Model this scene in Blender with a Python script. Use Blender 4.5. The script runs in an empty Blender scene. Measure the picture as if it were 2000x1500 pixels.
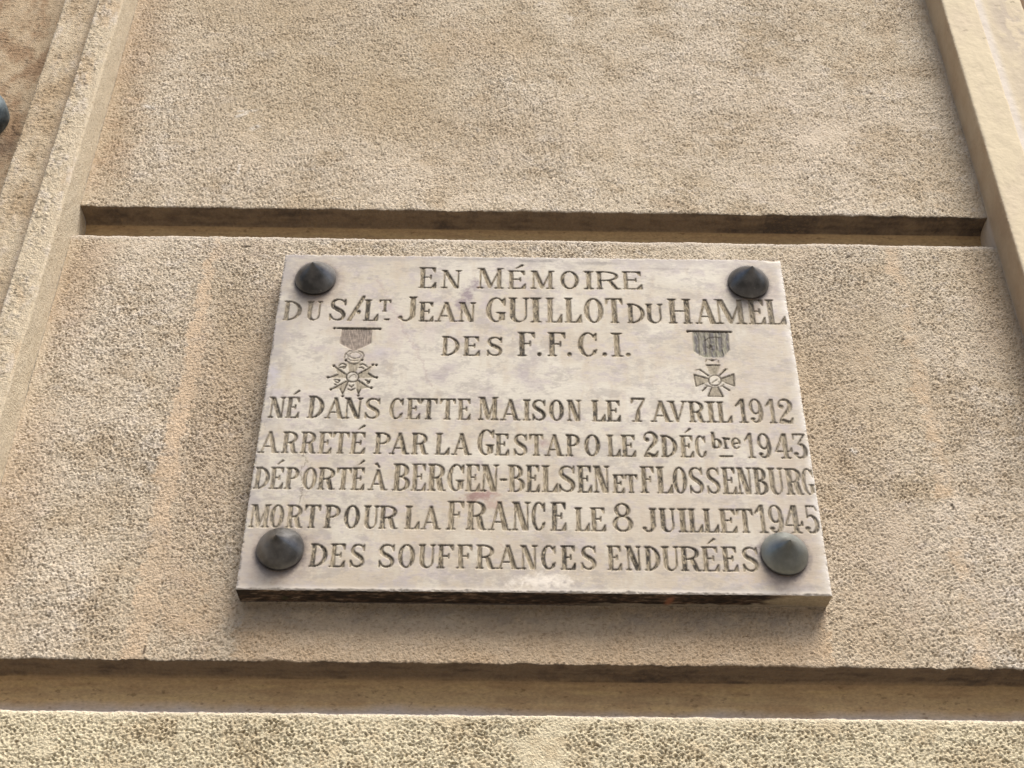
import bpy, math
import numpy as np
from mathutils import Matrix, Vector

C = bpy.context.scene.collection
ZC = 2.40            # height of the plaque's centre above the pavement

# ---------------------------------------------------------------- camera
scene = bpy.context.scene
pitch, yaw, roll = 0.613671, 0.0060, 0.008505
cy, sy, cp, sp, cr, sr = math.cos(yaw), math.sin(yaw), math.cos(pitch), math.sin(pitch), math.cos(roll), math.sin(roll)
fwd = Vector((sy*cp, cy*cp, sp)); rt = Vector((cy, -sy, 0)); up = rt.cross(fwd)
r2 = rt*cr + up*sr; u2 = up*cr - rt*sr
cd = bpy.data.cameras.new("camera"); cam = bpy.data.objects.new("camera", cd); C.objects.link(cam)
cam.matrix_world = Matrix(((r2.x, u2.x, -fwd.x, -0.0310725), (r2.y, u2.y, -fwd.y, -1.165584),
                           (r2.z, u2.z, -fwd.z, ZC-0.766827), (0, 0, 0, 1)))
cd.sensor_width = 36; cd.lens = 2415.24/2000*36; cd.clip_start = 0.02; cd.clip_end = 500
scene.camera = cam

# ---------------------------------------------------------------- sky and sun (bright overcast)
SUN_EL, SUN_AZ = math.radians(58), math.radians(32)     # azimuth: to the right of straight out from the wall
world = bpy.data.worlds.new("World"); scene.world = world; world.use_nodes = True
nt = world.node_tree; nt.nodes.clear()
sky = nt.nodes.new('ShaderNodeTexSky'); sky.sky_type = 'NISHITA'; sky.sun_disc = False
sky.sun_elevation = SUN_EL; sky.sun_rotation = math.pi - SUN_AZ; sky.dust_density = 4.0; sky.air_density = 1.0; sky.ozone_density = 1.0
bg = nt.nodes.new('ShaderNodeBackground'); bg.inputs[1].default_value = 0.075
out = nt.nodes.new('ShaderNodeOutputWorld')
nt.links.new(sky.outputs[0], bg.inputs[0]); nt.links.new(bg.outputs[0], out.inputs[0])
sd = bpy.data.lights.new("sun", 'SUN'); sd.energy = 2.7; sd.angle = math.radians(34); sd.color = (1.0, 0.95, 0.87)
sun = bpy.data.objects.new("sun", sd); C.objects.link(sun)
ld = Vector((math.sin(SUN_AZ)*math.cos(SUN_EL), -math.cos(SUN_AZ)*math.cos(SUN_EL), math.sin(SUN_EL)))
sun.rotation_euler = (-ld).to_track_quat('-Z', 'Y').to_euler(); sun.location = (0, -3, 8)
scene.view_settings.view_transform = 'Standard'; scene.view_settings.look = 'None'
scene.view_settings.gamma = 1; scene.view_settings.use_curve_mapping = False
scene.view_settings.exposure = 0.93
scene.cycles.max_bounces = 6

# ---------------------------------------------------------------- helpers
rng = np.random.default_rng(11)

def empty(name, loc, label=None, cat=None, group=None):
    o = bpy.data.objects.new(name, None); C.objects.link(o); o.location = loc
    if label: o['label'] = label
    if cat: o['category'] = cat
    if group: o['group'] = group
    return o

def field(ny, nx, dy, dx, ly, lx, width=.35, seed=0):
    """band-passed noise on a grid of cell size (dy,dx); wavelengths ly,lx (same unit); unit variance"""
    r = np.random.default_rng(seed); n = r.standard_normal((ny, nx)).astype(np.float32)
    fy = np.fft.fftfreq(ny, dy)[:, None]*ly; fx = np.fft.rfftfreq(nx, dx)[None, :]*lx
    k = np.sqrt(fy**2+fx**2); F = np.exp(-((k-1)**2)/(2*width**2)); F[k == 0] = 0
    v = np.fft.irfft2(np.fft.rfft2(n)*F, s=(ny, nx)); return (v/v.std()).astype(np.float32)

def soft(ny, nx, dy, dx, ly, lx, seed=0, p=1.6):
    """cloudy 1/f noise with largest features about ly,lx"""
    r = np.random.default_rng(seed); n = r.standard_normal((ny, nx)).astype(np.float32)
    fy = np.fft.fftfreq(ny, dy)[:, None]*ly; fx = np.fft.rfftfreq(nx, dx)[None, :]*lx
    k = np.sqrt(fy**2+fx**2); F = 1/(1+k**2)**(p/2+.2); F[k == 0] = 0
    v = np.fft.irfft2(np.fft.rfft2(n)*F, s=(ny, nx)); return (v/v.std()).astype(np.float32)

def samp(img, a, b):
    """bilinear sample img at float indices a (rows), b (cols), both 2-D or broadcastable"""
    a = np.clip(a, 0, img.shape[0]-1.001); b = np.clip(b, 0, img.shape[1]-1.001)
    i = a.astype(int); j = b.astype(int); fa = a-i; fb = b-j
    return (img[i, j]*(1-fa)*(1-fb)+img[i+1, j]*fa*(1-fb)+img[i, j+1]*(1-fa)*fb+img[i+1, j+1]*fa*fb)

def sstep(a, b, x):
    t = np.clip((x-a)/(b-a), 0, 1); return t*t*(3-2*t)

def mix(c, d, m):
    return c*(1-m[..., None])+np.asarray(d, dtype=np.float32)*m[..., None]

def mesh_from(name, V, quads, mat, parent=None, col=None, flat=False):
    """V (n,3), quads (m,4) indices; unused vertices dropped; col (n,3)"""
    used = np.zeros(len(V), bool); used[quads.ravel()] = True
    remap = np.cumsum(used)-1; q = remap[quads].astype(np.int32); V = V[used]
    me = bpy.data.meshes.new(name)
    me.vertices.add(len(V)); me.vertices.foreach_set('co', np.ascontiguousarray(V, np.float32).ravel())
    me.loops.add(q.size); me.loops.foreach_set('vertex_index', q.ravel())
    me.polygons.add(len(q)); me.polygons.foreach_set('loop_start', np.arange(0, q.size, 4, dtype=np.int32))
    me.polygons.foreach_set('use_smooth', np.full(len(q), not flat))
    if col is not None:
        at = me.color_attributes.new('paint', 'FLOAT_COLOR', 'POINT')
        c4 = np.ones((len(V), 4), np.float32); c4[:, :3] = np.clip(col[used], 0.004, .9); at.data.foreach_set('color', c4.ravel())
    me.update(calc_edges=True); me.validate()
    me.materials.append(mat)
    o = bpy.data.objects.new(name, me); C.objects.link(o); o.parent = parent
    return o

def grid_quads(ny, nx, mask=None, flip=False):
    i = np.arange(ny*nx).reshape(ny, nx)
    q = np.stack([i[:-1, :-1], i[:-1, 1:], i[1:, 1:], i[1:, :-1]], -1)
    if flip: q = q[..., ::-1]
    return q[mask] if mask is not None else q.reshape(-1, 4)

def lathe(name, prof, n, mat, parent, loc, axis='-y', jit=0, seed=0):
    """prof (r,h) pairs; revolved about the axis pointing out of the wall"""
    r = np.random.default_rng(seed); a = np.linspace(0, 2*np.pi, n, endpoint=False)
    V = []
    for (ra, h) in prof:
        rr = ra*(1+jit*np.sin(2*a+seed)+jit*.6*np.sin(5*a+seed*2))
        V.append(np.stack([rr*np.cos(a)+loc[0], np.full(n, loc[1]-h), rr*np.sin(a)+loc[2]], -1))
    V = np.array(V); m = len(prof); q = []
    for i in range(m-1):
        for j in range(n): q.append((i*n+j, (i+1)*n+j, (i+1)*n+(j+1) % n, i*n+(j+1) % n))
    return mesh_from(name, V.reshape(-1, 3), np.array(q), mat, parent)

# ---------------------------------------------------------------- materials
def new_mat(name):
    m = bpy.data.materials.new(name); m.use_nodes = True; t = m.node_tree
    return m, t, t.nodes['Principled BSDF']

def paint_mat(name, rough, spec, fine, fine_amt, bump_scale, bump_dist, speck=None, stretch=(1, 1, 1)):
    """vertex 'paint' colour times fine grain, plus fine bump"""
    m, t, b = new_mat(name); N = t.nodes.new; Lk = t.links.new
    at = N('ShaderNodeAttribute'); at.attribute_name = 'paint'
    tc = N('ShaderNodeTexCoord'); mp = N('ShaderNodeMapping'); mp.inputs['Scale'].default_value = stretch
    Lk(tc.outputs['Object'], mp.inputs[0])
    n1 = N('ShaderNodeTexNoise'); n1.inputs['Scale'].default_value = fine; n1.inputs['Detail'].default_value = 5; n1.inputs['Roughness'].default_value = .65
    Lk(mp.outputs[0], n1.inputs['Vector'])
    mr = N('ShaderNodeMapRange'); mr.inputs['From Min'].default_value = .3; mr.inputs['From Max'].default_value = .7
    mr.inputs['To Min'].default_value = 1-fine_amt; mr.inputs['To Max'].default_value = 1+fine_amt
    Lk(n1.outputs[0], mr.inputs[0])
    mu = N('ShaderNodeVectorMath'); mu.operation = 'SCALE'; Lk(at.outputs['Color'], mu.inputs[0]); Lk(mr.outputs[0], mu.inputs['Scale'])
    last = mu.outputs[0]
    if speck:
        sc, thr, colr, amt = speck
        n3 = N('ShaderNodeTexNoise'); n3.inputs['Scale'].default_value = sc; n3.inputs['Detail'].default_value = 3
        m3 = N('ShaderNodeMapping'); m3.inputs['Scale'].default_value = (.6, 1, 1.15); Lk(tc.outputs['Object'], m3.inputs[0]); Lk(m3.outputs[0], n3.inputs['Vector'])
        r3 = N('ShaderNodeMapRange'); r3.inputs['From Min'].default_value = thr; r3.inputs['From Max'].default_value = thr+.08; r3.inputs['To Max'].default_value = amt
        Lk(n3.outputs[0], r3.inputs[0])
        mx = N('ShaderNodeMix'); mx.data_type = 'RGBA'; Lk(r3.outputs[0], mx.inputs[0]); Lk(last, mx.inputs[6]); mx.inputs[7].default_value = (*colr, 1)
        last = mx.outputs[2]
    Lk(last, b.inputs['Base Color'])
    b.inputs['Roughness'].default_value = rough; b.inputs['Specular IOR Level'].default_value = spec
    n2 = N('ShaderNodeTexNoise'); n2.inputs['Scale'].default_value = bump_scale; n2.inputs['Detail'].default_value = 4
    Lk(mp.outputs[0], n2.inputs['Vector'])
    bp = N('ShaderNodeBump'); bp.inputs['Strength'].default_value = 1; bp.inputs['Distance'].default_value = bump_dist
    Lk(n2.outputs[0], bp.inputs['Height']); Lk(bp.outputs[0], b.inputs['Normal'])
    return m

M_WALL = paint_mat('roughcast', .95, .1, 260, .15, 560, .0016, speck=(350, .57, (.24, .165, .095), .48))
M_SMOOTH = paint_mat('painted_stone', .85, .2, 120, .05, 260, .0004, speck=(90, .70, (.22, .16, .10), .4))
M_JOINT = paint_mat('joint_paint', .95, .1, 420, .20, 380, .0007, speck=(200, .62, (.14, .09, .05), .5), stretch=(.5, 1, 1))
M_MARBLE = paint_mat('aged_marble', .55, .35, 300, .05, 500, .00012, speck=(140, .72, (.25, .20, .17), .35), stretch=(.45, 1, 1))
M_INK = paint_mat('engraving', .9, .1, 350, .22, 500, .0004, stretch=(1, 1, .3))
M_EDGE = paint_mat('slab_edge', .8, .2, 300, .2, 400, .0008)

def metal(name, c1, c2, rough):
    m, t, b = new_mat(name); N = t.nodes.new; Lk = t.links.new
    tc = N('ShaderNodeTexCoord'); n1 = N('ShaderNodeTexNoise'); n1.inputs['Scale'].default_value = 45; n1.inputs['Detail'].default_value = 7
    Lk(tc.outputs['Object'], n1.inputs['Vector'])
    cr_ = N('ShaderNodeValToRGB'); cr_.color_ramp.elements[0].position = .35; cr_.color_ramp.elements[1].position = .72
    cr_.color_ramp.elements[0].color = (*c1, 1); cr_.color_ramp.elements[1].color = (*c2, 1)
    Lk(n1.outputs[0], cr_.inputs[0])
    n4 = N('ShaderNodeTexNoise'); n4.inputs['Scale'].default_value = 300; Lk(tc.outputs['Object'], n4.inputs['Vector'])
    r4 = N('ShaderNodeMapRange'); r4.inputs['From Min'].default_value = .68; r4.inputs['From Max'].default_value = .74; r4.inputs['To Max'].default_value = .5; Lk(n4.outputs[0], r4.inputs[0])
    mx = N('ShaderNodeMix'); mx.data_type = 'RGBA'; Lk(r4.outputs[0], mx.inputs[0]); Lk(cr_.outputs[0], mx.inputs[6]); mx.inputs[7].default_value = (.3, .3, .28, 1)
    Lk(mx.outputs[2], b.inputs['Base Color']); b.inputs['Metallic'].default_value = .9
    rr = N('ShaderNodeMapRange'); rr.inputs['To Min'].default_value = rough-.1; rr.inputs['To Max'].default_value = rough+.15; Lk(n1.outputs[0], rr.inputs[0]); Lk(rr.outputs[0], b.inputs['Roughness'])
    n2 = N('ShaderNodeTexNoise'); n2.inputs['Scale'].default_value = 500; Lk(tc.outputs['Object'], n2.inputs['Vector'])
    bp = N('ShaderNodeBump'); bp.inputs['Distance'].default_value = .0002; Lk(n2.outputs[0], bp.inputs['Height']); Lk(bp.outputs[0], b.inputs['Normal'])
    return m
M_CAP = metal('dark_bronze', (.08, .08, .082), (.26, .26, .262), .32)
M_CAPG = metal('green_bronze', (.20, .215, .21), (.36, .385, .37), .36)
M_BOSS = metal('blue_grey_metal', (.05, .07, .085), (.26, .31, .34), .6)
m_, t_, b_ = new_mat('paving'); b_.inputs['Roughness'].default_value = .9
n_ = t_.nodes.new('ShaderNodeTexNoise'); n_.inputs['Scale'].default_value = 6; n_.inputs['Detail'].default_value = 8
c_ = t_.nodes.new('ShaderNodeValToRGB'); c_.color_ramp.elements[0].color = (.09, .08, .07, 1); c_.color_ramp.elements[1].color = (.16, .145, .125, 1)
t_.links.new(n_.outputs[0], c_.inputs[0]); t_.links.new(c_.outputs[0], b_.inputs['Base Color']); M_PAVE = m_

# ---------------------------------------------------------------- pavement
V = np.array([(-80, -80, 0), (80, -80, 0), (80, .2, 0), (-80, .2, 0)], float)
pv = mesh_from('pavement', V, np.array([[0, 1, 2, 3]]), M_PAVE); pv['kind'] = 'structure'

# ---------------------------------------------------------------- building front
def profile(pts, radii, steps):
    """dense 2-D polyline through pts with rounded corners; steps = spacing on each segment.
    returns points (n,2), normals (n,2) to the left of travel, segment index, arc length"""
    pts = [np.array(p, float) for p in pts]; P = []; S = []
    cur = pts[0]
    for i in range(len(pts)-1):
        a, b = pts[i], pts[i+1]; d = (b-a)/np.linalg.norm(b-a)
        end = b
        if i+1 < len(pts)-1: end = b-d*radii[i+1]
        n = max(2, int(np.ceil(np.linalg.norm(end-cur)/steps[i])))
        for k in range(n): P.append(cur+(end-cur)*k/n); S.append(i)
        if i+1 < len(pts)-1:
            d2 = (pts[i+2]-b)/np.linalg.norm(pts[i+2]-b); r = radii[i+1]; e2 = b+d2*r
            m = max(2, int(r*1.6/.0011))
            for k in range(m):
                t = k/m; P.append(end*(1-t)**2+b*2*t*(1-t)+e2*t*t); S.append(i if t < .5 else i+1)
            cur = e2
        else: P.append(b); S.append(i)
    P = np.array(P); T = np.gradient(P, axis=0); T /= np.linalg.norm(T, axis=1)[:, None]
    Nn = np.stack([-T[:, 1], T[:, 0]], 1)
    s = np.r_[0, np.cumsum(np.linalg.norm(np.diff(P, axis=0), axis=1))]
    return P, Nn, np.array(S), s

def varstep(a, b, lo, hi, fine, coarse):
    """samples from a to b, fine spacing inside [lo,hi], coarse outside"""
    A = np.arange(a, lo, coarse); B = np.arange(lo, hi, fine); D = np.arange(hi, b, coarse)
    return np.r_[A, B, D, b]

building = empty('building_front', (0, 0, ZC), 'cream roughcast stone house front with recessed horizontal joints and projecting vertical strips', 'building')

WALLC = np.array((.54, .46, .35), np.float32)
def blotch(x, z, cx, cz, rx, rz, nz, k=.55):
    d = ((x-cx)/rx)**2+((z-cz)/rz)**2
    return np.clip(1.25-np.sqrt(d)*(1)-nz*k*.5, 0, 1)

def roughness_canvas(ny, nx, cell, seed, big=1.0):
    a = field(ny, nx, cell, cell, 2.8*big, 4.5*big, .34, seed)
    b = field(ny, nx, cell, cell, 2.3*big, 2.9*big, .4, seed+1)
    c = field(ny, nx, cell, cell, 11*big, 15*big, .5, seed+2)
    n = a*.78+b*.62+c*.22+.1
    # lumps with rounded plateaus and sharp pits between them
    h = np.where(n > -.25, .40*np.tanh((n+.25)*1.1), (n+.25)*1.5); h = np.maximum(h, -2.4)
    return h.astype(np.float32)

# main bay between the two strips: one continuous profile cut into panels and joints
XL, XR = -.5775, .5835
zt = ZC*0
pts = [(0, 1.5), (0, .86), (0, .3238), (.035, .3238), (.035, .2757), (0, .2757), (0, -.2865), (.038, -.2865), (.038, -.338), (0, -.338), (0, -.47), (0, -ZC)]
rad = [0, .001, .0025, .016, .010, .004, .0025, .019, .014, .004, .001, 0]
stp = [.04, .00145, .0022, .0022, .0022, .00115, .0022, .0022, .0022, .00105, .05]
P, Nn, S, s = profile(pts, rad, stp)
X = np.arange(XL, XR+.0005, .00116); X[-1] = XR
ny, nx = len(P), len(X)
smm = (s-s[0])*1000; vis0 = smm[S == 1][0]-5
cell = .95; cny = int((smm[S == 9][-1]-vis0)/cell)+20; cnx = int((XR-XL)*1000/cell)+20
cv = roughness_canvas(cny, cnx, cell, 21)
cvb = roughness_canvas(cny, cnx, cell, 61, 1.08)
lowa = soft(cny, cnx, cell, cell, 260, 200, 5); lowb = soft(cny, cnx, cell, cell, 90, 120, 6); lowc = soft(cny, cnx, cell, cell, 30, 45, 7, 1.2)
A = ((smm-vis0)/cell)[:, None]+0*X[None]; B = ((X-XL)*1000/cell+5)[None]+0*P[:, :1]
la, lb, lc = samp(lowa, A, B), samp(lowb, A, B), samp(lowc, A, B)
SS = S[:, None]+0*A.astype(int); ZZ = P[:, 1][:, None]+0*A; XX = X[None]+0*A
far_ = ((SS > 0) & (SS < 10)).astype(np.float32); la, lb, lc = la*far_, lb*far_, lc*far_
h = np.where(SS >= 9, samp(cvb, A, B)*1.25, samp(cv, A, B))
isface = (SS == 1) | (SS == 5) | (SS == 9)
amp = np.where(isface, 1.0, .28); amp = np.where((SS == 3) | (SS == 7), .16, amp)
amp = np.where((SS == 0) | (SS == 10), 0.0, amp)
amp *= np.clip(1+.08*la+.13*lb, .6, 1.35)
# worn smooth rims along lips and beside the strips
rim = np.minimum(1, .25+.75*sstep(.002, .012+.004*np.clip(lc, -1, 2), np.where(SS == 5, .2757-ZZ, np.where(SS == 9, -.338-ZZ, 1))))
side = np.minimum(1, .45+.55*sstep(.004, .016+.005*lb, np.minimum(XX-XL, XR-XX)))
amp *= 1-.55*sstep(1.2, 2.1, lc)
amp *= rim*side
# flush mortar bands running down the middle panel
def band(xc, w0, w1, z):
    w = w0+(w1-w0)*np.clip((.26-z)/.3, 0, 1); e = XX-xc+.003*lc+.003*lb
    return (1-sstep(w*.45, w*.75, np.abs(e)))*(SS == 5)
bL = band(-.397, .010, .018, ZZ)*np.clip(.8+.2*lb+.15*lc, 0, 1); bR = band(.4525, .014, .014, ZZ)*np.clip(.5+.35*lb+.2*lc, 0, 1)
amp *= 1-.62*np.maximum(bL, bR)
smo = blotch(XX, ZZ, .008, -.375, .035, .022, lb)*(SS == 9)
amp *= 1-.75*np.clip(smo*2, 0, 1)
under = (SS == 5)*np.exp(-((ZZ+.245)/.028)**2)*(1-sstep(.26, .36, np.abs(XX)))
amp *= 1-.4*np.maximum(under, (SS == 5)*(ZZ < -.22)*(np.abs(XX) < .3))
disp = h*.00138*amp
# ragged, slightly wavy lips
wav = field(1, nx, 1, 1.72, 1, 70, .5, 31)[0]*.0003+field(1, nx, 1, 1.16, 1, 9, .5, 32)[0]*.00015
lip = np.exp(-((ZZ-.3238)/.004)**2)*((SS == 1) | (SS == 2))+np.exp(-((ZZ+.2865)/.004)**2)*((SS == 5) | (SS == 6))
lip2 = np.exp(-((ZZ-.2757)/.005)**2)+np.exp(-((ZZ+.338)/.005)**2)
dz = wav[None]*lip*1.6+np.roll(wav, 150)[None]*lip2*.9
disp += .0006*la*isface
PX = XX; PY = P[:, 0][:, None]+Nn[:, 0][:, None]*disp; PZ = ZZ+Nn[:, 1][:, None]*disp+dz
if Nn[20, 0] > 0:
    PY = P[:, 0][:, None]-Nn[:, 0][:, None]*disp; PZ = ZZ-Nn[:, 1][:, None]*disp+dz
# paint
col = np.ones((ny, nx, 3), np.float32)*WALLC
col = mix(col, (.60, .52, .415), np.clip(.3+.28*la, 0, .7))
col = mix(col, (.45, .355, .245), np.clip(.05+.2*lb-.10*la, 0, .4))
col = mix(col, (.38, .29, .195), np.clip(.22*lc+.10*lb-.12, 0, .3))
col = mix(col, (.66, .60, .53), np.clip(-.3*lc+.1*la-.3, 0, .45))
for (cx, cz, rx, rz, c, k) in [(-.563, .62, .035, .20, (.33, .21, .12), .8), (-.556, .44, .03, .10, (.35, .22, .12), .6), (-.33, .62, .17, .13, (.38, .29, .18), .6), (-.21, .52, .09, .07, (.36, .26, .15), .55),
        (-.07, .645, .08, .05, (.36, .25, .14), .6), (.0, .47, .14, .06, (.38, .28, .18), .4), (-.36, .73, .2, .05, (.36, .27, .17), .5), (-.40, .42, .1, .1, (.38, .29, .19), .4),
        (.24, .56, .17, .14, (.62, .53, .43), .6), (.40, .45, .14, .1, (.60, .51, .42), .45), (-.2, .39, .2, .06, (.60, .51, .42), .4),
        (-.355, .0, .055, .22, (.33, .22, .13), .75), (.345, -.02, .055, .22, (.35, .25, .16), .6), (.40, .18, .09, .06, (.36, .28, .19), .4),
        (.565, .18, .03, .12, (.30, .21, .13), .8), (-.555, .2, .03, .09, (.34, .22, .13), .75), (-.56, -.12, .035, .12, (.36, .24, .14), .7), (-.49, .04, .06, .2, (.60, .52, .43), .45),
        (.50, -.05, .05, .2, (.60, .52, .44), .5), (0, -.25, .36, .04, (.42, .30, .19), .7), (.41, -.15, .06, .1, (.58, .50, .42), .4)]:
    col = mix(col, c, blotch(XX, ZZ, cx, cz, rx*1.15, rz*1.15, lb*.8+.5*lc)*k*.55)
col = mix(col, (.56, .415, .28), np.maximum(bL*.62, bR*.5))
prot_shade = (SS == 5)*sstep(-.222-.0, -.228, ZZ)*(1-sstep(.296, .304, np.abs(XX+.004*lc)))
col = mix(col, (.50, .375, .25), np.clip(prot_shade*(.72+.15*lb), 0, 1)); col = mix(col, (.30, .25, .21), prot_shade*np.clip(1-(-.228-ZZ)/.016+.3*lc, 0, 1)*.55)  # sheltered tan below the slab; the dark upper edge is its shadow, painted
# chalky scuffs, stray marks and small holes
def scuff(x0, z0, x1, z1, w):
    t = np.clip(((XX-x0)*(x1-x0)+(ZZ-z0)*(z1-z0))/max(1e-9, (x1-x0)**2+(z1-z0)**2), 0, 1)
    d = np.hypot(XX-x0-t*(x1-x0), ZZ-z0-t*(z1-z0)); return np.clip(1.3-d/w, 0, 1)
for a in [(-.53, .512, -.515, .505, .003), (-.40, .503, -.375, .506, .002), (-.40, .492, -.388, .500, .003), (-.376, .470, -.370, .474, .004), (-.384, .40, -.384, .385, .002), (.355, -.03, .359, -.033, .003)]:
    col = mix(col, (.72, .68, .62), scuff(*a)*np.clip(.55+.4*h, 0, 1))
for a in [(-.361, .258, -.352, .259, .0018), (.394, .254, .396, .256, .0022), (.454, -.098, .455, -.103, .0016), (-.389, -.279, -.3885, -.272, .0016), (-.209, .531, -.206, .531, .0016), (.476, -.086, .478, -.087, .0016)]:
    col = mix(col, (.05, .035, .025), scuff(*a)*.9)
# joint paint: ochre, lilac-grey on the ledges, painted shade plus flaking grime on the soffits
PYb = P[:, 0][:, None]+0*A
joint = (SS == 3) | (SS == 7)
stre = field(ny, nx, 1, 1, 7, 90, .6, 41)
jc = np.ones_like(col)*np.array((.54, .385, .21), np.float32)
jc = mix(jc, (.42, .28, .15), np.clip(.2+.22*stre+.2*lb+.15*lc, 0, .7)); jc = mix(jc, (.58, .42, .20), np.clip(-.2*stre-.05+.1*lc, 0, .5))
jz = np.where(SS == 3, ZZ-.2757, ZZ+.338); jc = mix(jc, (.50, .45, .42), np.clip(1.7-jz/.013-.12*lb, 0, .9)*(SS == 7)+np.clip(1.-jz/.006, 0, .6)*(SS == 3))
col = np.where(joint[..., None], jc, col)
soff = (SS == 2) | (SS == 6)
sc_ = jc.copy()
sc_ = mix(sc_, (.16, .125, .095), np.clip((.041-PYb)/.014, 0, .85))  # soffit shade painted in, easing off towards the back
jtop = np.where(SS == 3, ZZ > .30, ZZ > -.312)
col = np.where(joint[..., None], mix(jc, (.16, .125, .095), np.clip((np.where(SS == 3, .0365, .0395)-PYb)/.014, 0, .85)*jtop), col)  # same painted shade carried onto the top of the joint back
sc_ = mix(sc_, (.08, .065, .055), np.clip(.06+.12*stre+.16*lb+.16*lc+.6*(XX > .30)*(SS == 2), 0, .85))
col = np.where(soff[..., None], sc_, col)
ledge = ((SS == 4) | (SS == 8)); led2 = np.where(SS == 5, np.exp(-((.2757-ZZ)/.0055)**2), np.where(SS == 9, np.exp(-((-.338-ZZ)/.004)**2), 0))
col = np.where(ledge[..., None], np.array((.46, .41, .36), np.float32), col)
col = mix(col, (.52, .46, .39), np.clip(led2*1.1, 0, .85))
base = SS >= 9
bc = np.ones_like(col)*np.array((.62, .545, .385), np.float32)
bc = mix(bc, (.48, .38, .24), np.clip(.12+.22*lb+.2*lc, 0, .6)); bc = mix(bc, (.64, .57, .43), np.clip(led2+.1, 0, .8))
col = np.where(base[..., None], bc, col)
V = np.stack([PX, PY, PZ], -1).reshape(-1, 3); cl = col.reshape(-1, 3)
qm = np.ones((ny-1, nx-1), bool); rowS = S[:-1]
zc = ZZ[:-1, :-1]; xc_ = XX[:-1, :-1]
hid = (np.abs(xc_) < .283) & (np.abs(zc) < .205) & (S[:-1, None] == 5)
def part_rows(name, segs, label=None, mat=M_WALL):
    m = qm & np.isin(rowS, segs)[:, None] & ~hid
    o = mesh_from(name, V, grid_quads(ny, nx, m, True), mat, building, cl)
    if label: o['label'] = label
    return o
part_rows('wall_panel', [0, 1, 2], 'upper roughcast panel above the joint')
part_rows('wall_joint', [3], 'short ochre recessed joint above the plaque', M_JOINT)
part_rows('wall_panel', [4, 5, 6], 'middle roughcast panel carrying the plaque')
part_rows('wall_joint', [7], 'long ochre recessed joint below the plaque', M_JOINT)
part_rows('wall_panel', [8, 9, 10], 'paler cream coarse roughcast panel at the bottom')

# vertical strips: plan profile swept up the wall
def strip(pieces, pts, rad, stp, paintfn, ampfn, seed, left):
    P, Nn, S, s = profile(pts, rad, stp)
    Z = varstep(-ZC, 1.5, -.12, .84, .0016, .05); nz_ = len(Z); n = len(P)
    big = int(1.16/.0015)+30; w = int(s[-1]/.0015)+30
    c1 = roughness_canvas(w, big, 1.5, seed); l1 = soft(w, big, 1.5, 1.5, 90, 160, seed+3); l2 = soft(w, big, 1.5, 1.5, 25, 50, seed+4, 1.2)
    A = (s/.0015)[:, None]+5+0*Z[None]; B = ((Z+.30)/.0015)[None]+5+0*A
    inr = ((Z > -.12) & (Z < .84))[None]
    hh, a1, a2 = samp(c1, A, B)*inr, samp(l1, A, B), samp(l2, A, B)
    SS = S[:, None]+0*A.astype(int); ZZ = Z[None]+0*A; XX = P[:, 0][:, None]+0*A
    am = ampfn(SS, XX, ZZ, s[:, None]+0*A, a1, a2)
    d = hh*.0012*am+(.00018*a1+.00015*a2)*inr
    sg = -1 if left else 1
    # outward normal = towards -y on the front faces
    V = np.stack([P[:, 0][:, None]+sg*Nn[:, 0][:, None]*d*1., P[:, 1][:, None]+sg*Nn[:, 1][:, None]*d, ZZ], -1).reshape(-1, 3)
    c = paintfn(SS, XX, ZZ, s[:, None]+0*A, a1, a2, hh).reshape(-1, 3)
    for (name, segs, mat, lab) in pieces:
        m = np.isin(S[:-1], segs)[:, None] & np.ones((n-1, nz_-1), bool)
        o = mesh_from(name, V, grid_quads(n, nz_, m, not left), mat, building, c)
        if lab: o['label'] = lab

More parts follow.
